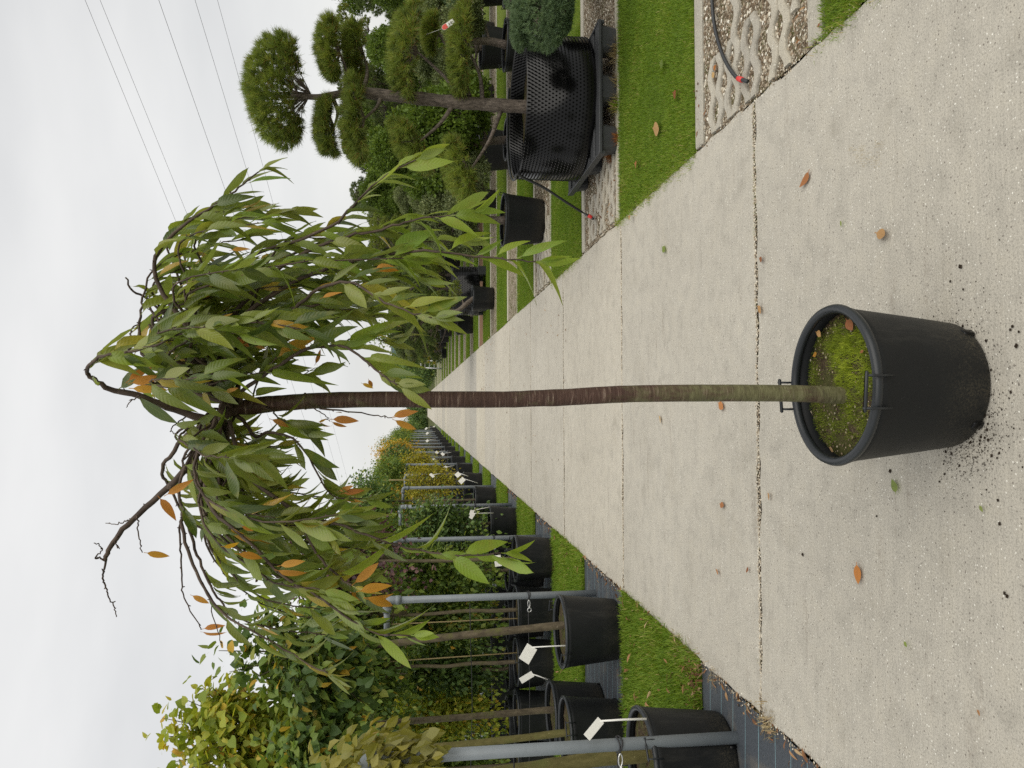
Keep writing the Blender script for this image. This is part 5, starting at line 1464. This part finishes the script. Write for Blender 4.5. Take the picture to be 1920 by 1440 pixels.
kinds = ['needle', 'needle_dk', 'needle', 'holly', 'needle_dk', 'cypress']
for r in range(4, 16):
    yy = ystrip(r + 1) + .65
    xs_ = ((3.95, 5.0, 6.1, 7.4, 8.9, 10.4) if r == 4 else (2.25, 3.35, 4.5, 5.7, 7.1, 8.7) if r < 6 else (3.15, 4.2, 5.3, 6.6, 8.2, 9.8) if r < 8 else (3.3, 4.5, 5.8, 7.2, 9.0))
    for c, x in enumerate(xs_):
        kd = kinds[(r * 2 + c * 3 + (r > 7)) % 6]
        if r > 6 and kd == 'cypress': kd = 'needle'
        h = 1.85 + .28 * c + rng.uniform(-.1, .4) + (.7 if r > 9 else .5)
        bonsai(RL(kd, r, c), x, yy + rng.uniform(-.2, .2), h, kd, 12 if r < 9 else 8, 420 + r * 7 + c, 'big', rng.uniform(.85, 1.1), 1 if r < 7 else 0, .75, 1.1 + (.15 if r > 8 else 0), .8)
# a second dimpled container, dark, behind the fourth row
dc = thing('dimpled_container', 'dark dimpled container on feet behind the potted olive pine right of the path', 'planter', (2.62, 17.6, 0))
cw = MB().lathe([(.55, .16), (.55, .76), (.54, .76), (.54, .5)], 64).build('container_wall', M['air'], dc)
dm2 = MB(); P2, B2 = [], []
for r in range(16):
    for j in range(88):
        a = (j + .5 * (r % 2)) * 2 * math.pi / 88
        P2.append((.55 * math.cos(a), .55 * math.sin(a), .18 + r * .037))
        B2.append(np.stack([np.array([-math.sin(a), math.cos(a), 0]), np.array([math.cos(a), math.sin(a), 0]), np.array([0, 0, 1.0])], 1))
dm2.many(con, conf, np.array(B2) * 1.3, np.array(P2)).build('dimples', M['air'], cw, False, kind='stuff')
MB().lathe([(.001, .72), (.54, .70)], 32).build('soil', M['soil'], dc)
for bx in (-.4, .4):
    for by in (-.4, .4): inst('foot', blk, dc, (bx, by, 0), (0, 0, 0), (1, 1, 1.6))
# small yellow-green tree and the step ladder far down the path
sm = bonsai('small yellow-green finger-tufted tree in a low pot beside the step ladder', 2.62, 38.9, 1.35, 'needle', 8, 900, 'low', .75, 0, .5, .55, .45, None)
for ch in sm.children:
    if ch.name.startswith('foliage_pad'):
        ch.material_slots[0].link = 'OBJECT'; ch.material_slots[0].material = M['f_yellow']
ld = thing('step_ladder', 'pale aluminium step ladder standing open on the right verge far down the path', 'ladder', (2.35, 44.5, 0))
for sx in (-.24, .24):
    MB().tube([(sx, -.42, 0), (sx * .75, 0, 1.25)], .03, 6).build('rail', M['alu'], ld)
    MB().tube([(sx, .42, 0), (sx * .75, 0, 1.25)], .025, 6).build('back_leg', M['alu'], ld)
for i in range(4):
    z_ = .25 + .26 * i; f = z_ / 1.25
    MB().box((-.24 + .05 * f, -.42 * (1 - f) - .04, z_ - .015), (.24 - .05 * f, -.42 * (1 - f) + .04, z_ + .015)).build('step', M['alu'], ld, False)
MB().box((-.19, -.1, 1.24), (.19, .1, 1.28), bev=.005).build('top_plate', M['alu'], ld, False)

# ------------------------------------------------------------------ far end: trees, wooded ridge, overhead lines
for i, (x, y, h, mt, nm_) in enumerate(((-1.0, 108, 3.0, 'f_green', 'dark conifer closing the end of the path, left one'), (1.2, 112, 3.6, 'f_green', 'dark tree closing the end of the path, right one'), (-4.5, 84, 4.4, 'f_green', 'dark green tree at the far end of the left rows'),
        (-7.5, 95, 6.0, 'f_mid', 'pale bushy tree beyond the far left rows'), (5, 96, 5.0, 'f_green', 'dark broad tree behind the far end of the right rows'), (10, 110, 7.0, 'f_mid', 'tall green tree far behind the right rows'), (17, 100, 6.5, 'f_green', 'wide dark tree far behind the right rows'), (26, 105, 7.5, 'f_mid', 'big green tree beyond the far right rows'))):
    t = thing('distant_tree', nm_, 'tree', (x, y, 0), 0, 'trees closing the view at the far end')
    inst('trunk', pole_ms[i % 4][0], t, (0, 0, 0), (0, 0, 0), (5, 5, h * .6))
    inst('foliage', CRN['ball'][i % 3][0], t, (0, 0, h * .56), (0, 0, i), (h * .62, h * .62, h * .84), [M[mt]])
for i in range(11):
    x = -9 + 1.9 * i + rng.normal(0, .4); y = 103.5 + rng.normal(0, 1.0)
    t = thing('distant_tree', 'dark low tree in the line closing the path end, %s from the left' % ORD[i], 'tree', (x, y, 0), 0, 'trees closing the view at the far end')
    h = rng.uniform(2.4, 3.8)
    inst('trunk', pole_ms[i % 4][0], t, (0, 0, 0), (0, 0, 0), (4, 4, h * .5))
    inst('foliage', CRN['ball'][i % 3][0], t, (0, 0, h * .48), (0, 0, i), (h * .85, h * .85, h * .95), [M['f_green']])
for i, (x, y) in enumerate(((2.6, 58), (3.4, 64), (2.8, 70), (3.6, 77), (2.9, 84), (3.3, 92), (5.2, 60), (5.6, 72), (5.4, 86))):
    t = thing('distant_tree', 'dark evergreen in the far right verge beyond the step ladder, %s nearest' % ORD[i], 'tree', (x, y, 0), 0, 'trees closing the view at the far end')
    h = rng.uniform(2.5, 3.3) + (.5 if x > 5 else 0)
    inst('trunk', pole_ms[i % 4][0], t, (0, 0, 0), (0, 0, 0), (3, 3, h * .5))
    inst('foliage', CRN['ball'][i % 3][0], t, (0, 0, h * .5), (0, 0, i), (h * .62, h * .62, h * .92), [M['f_green']])
hx = np.linspace(-260, 1300, 90)
hz = 4 + 27 * np.clip((hx + 20) / 90, 0, 1) ** .6 + 3 * np.sin(hx * .021) + 1.5 * np.sin(hx * .075) + rng.normal(0, .5, 90)
V = np.concatenate([np.stack([hx, np.full(90, 900.0), np.full(90, -1.0)], 1), np.stack([hx, np.full(90, 960.0), hz * .8], 1), np.stack([hx, np.full(90, 1050.0), hz], 1), np.stack([hx, np.full(90, 1300.0), np.full(90, -1.0)], 1)])
struct('hill', MB().add(V, [(r * 90 + i, r * 90 + i + 1, (r + 1) * 90 + i + 1, (r + 1) * 90 + i) for r in range(3) for i in range(89)]), M['hill'], True)
# a bare far tree at the right
bt = thing('bare_tree', 'leafless fuzzy grey tree far behind the tree rows at the right edge', 'tree', (14.5, 27, 0))
bm = MB()
def grow(p, d, L_, r_, lv):
    e_ = p + d * L_
    bm.tube([p, (p + e_) / 2 + rng.normal(0, L_ * .05, 3), e_], [r_, r_ * .8, r_ * .6], 5)
    if lv:
        for _ in range(3 if lv > 1 else 4): grow(e_ - d * L_ * rng.uniform(0, .35), unit(d + rng.normal(0, .42, 3) + np.array([0, 0, .18])), L_ * rng.uniform(.55, .8), r_ * .55, lv - 1)
grow(np.zeros(3), np.array([0, 0, 1.0]), 1.6, .09, 5)
bm.build('trunk', M['tree_bark'], bt)
for i, (a, b) in enumerate((((160, 0), (335, 428)), ((188, 0), (353, 407)), ((298, 0), (442, 413)), ((366, 0), (500, 443)), ((408, 0), (528, 440)))):
    Z = 11.0
    p0, p1 = G(*a, Z), G(*b, Z)
    d = p1 - p0
    pts = []
    for s in np.linspace(-.6, 9, 40):
        q = p0 + d * s
        pts.append(q + np.array([0, 0, .012 * (s - .5) * (s - 1.0)]))
    o = MB().tube(pts, .0055 if i < 2 else .008, 5).build('power_line', M['cable'])
    tag(o, ('uppermost thin overhead wire crossing the grey sky', 'second overhead wire from the top, close below the uppermost one', 'middle overhead wire of the five in the sky', 'fourth overhead wire from the top in the sky', 'lowest overhead wire, passing just above the pine top')[i], 'wire', 'overhead wires in the sky')
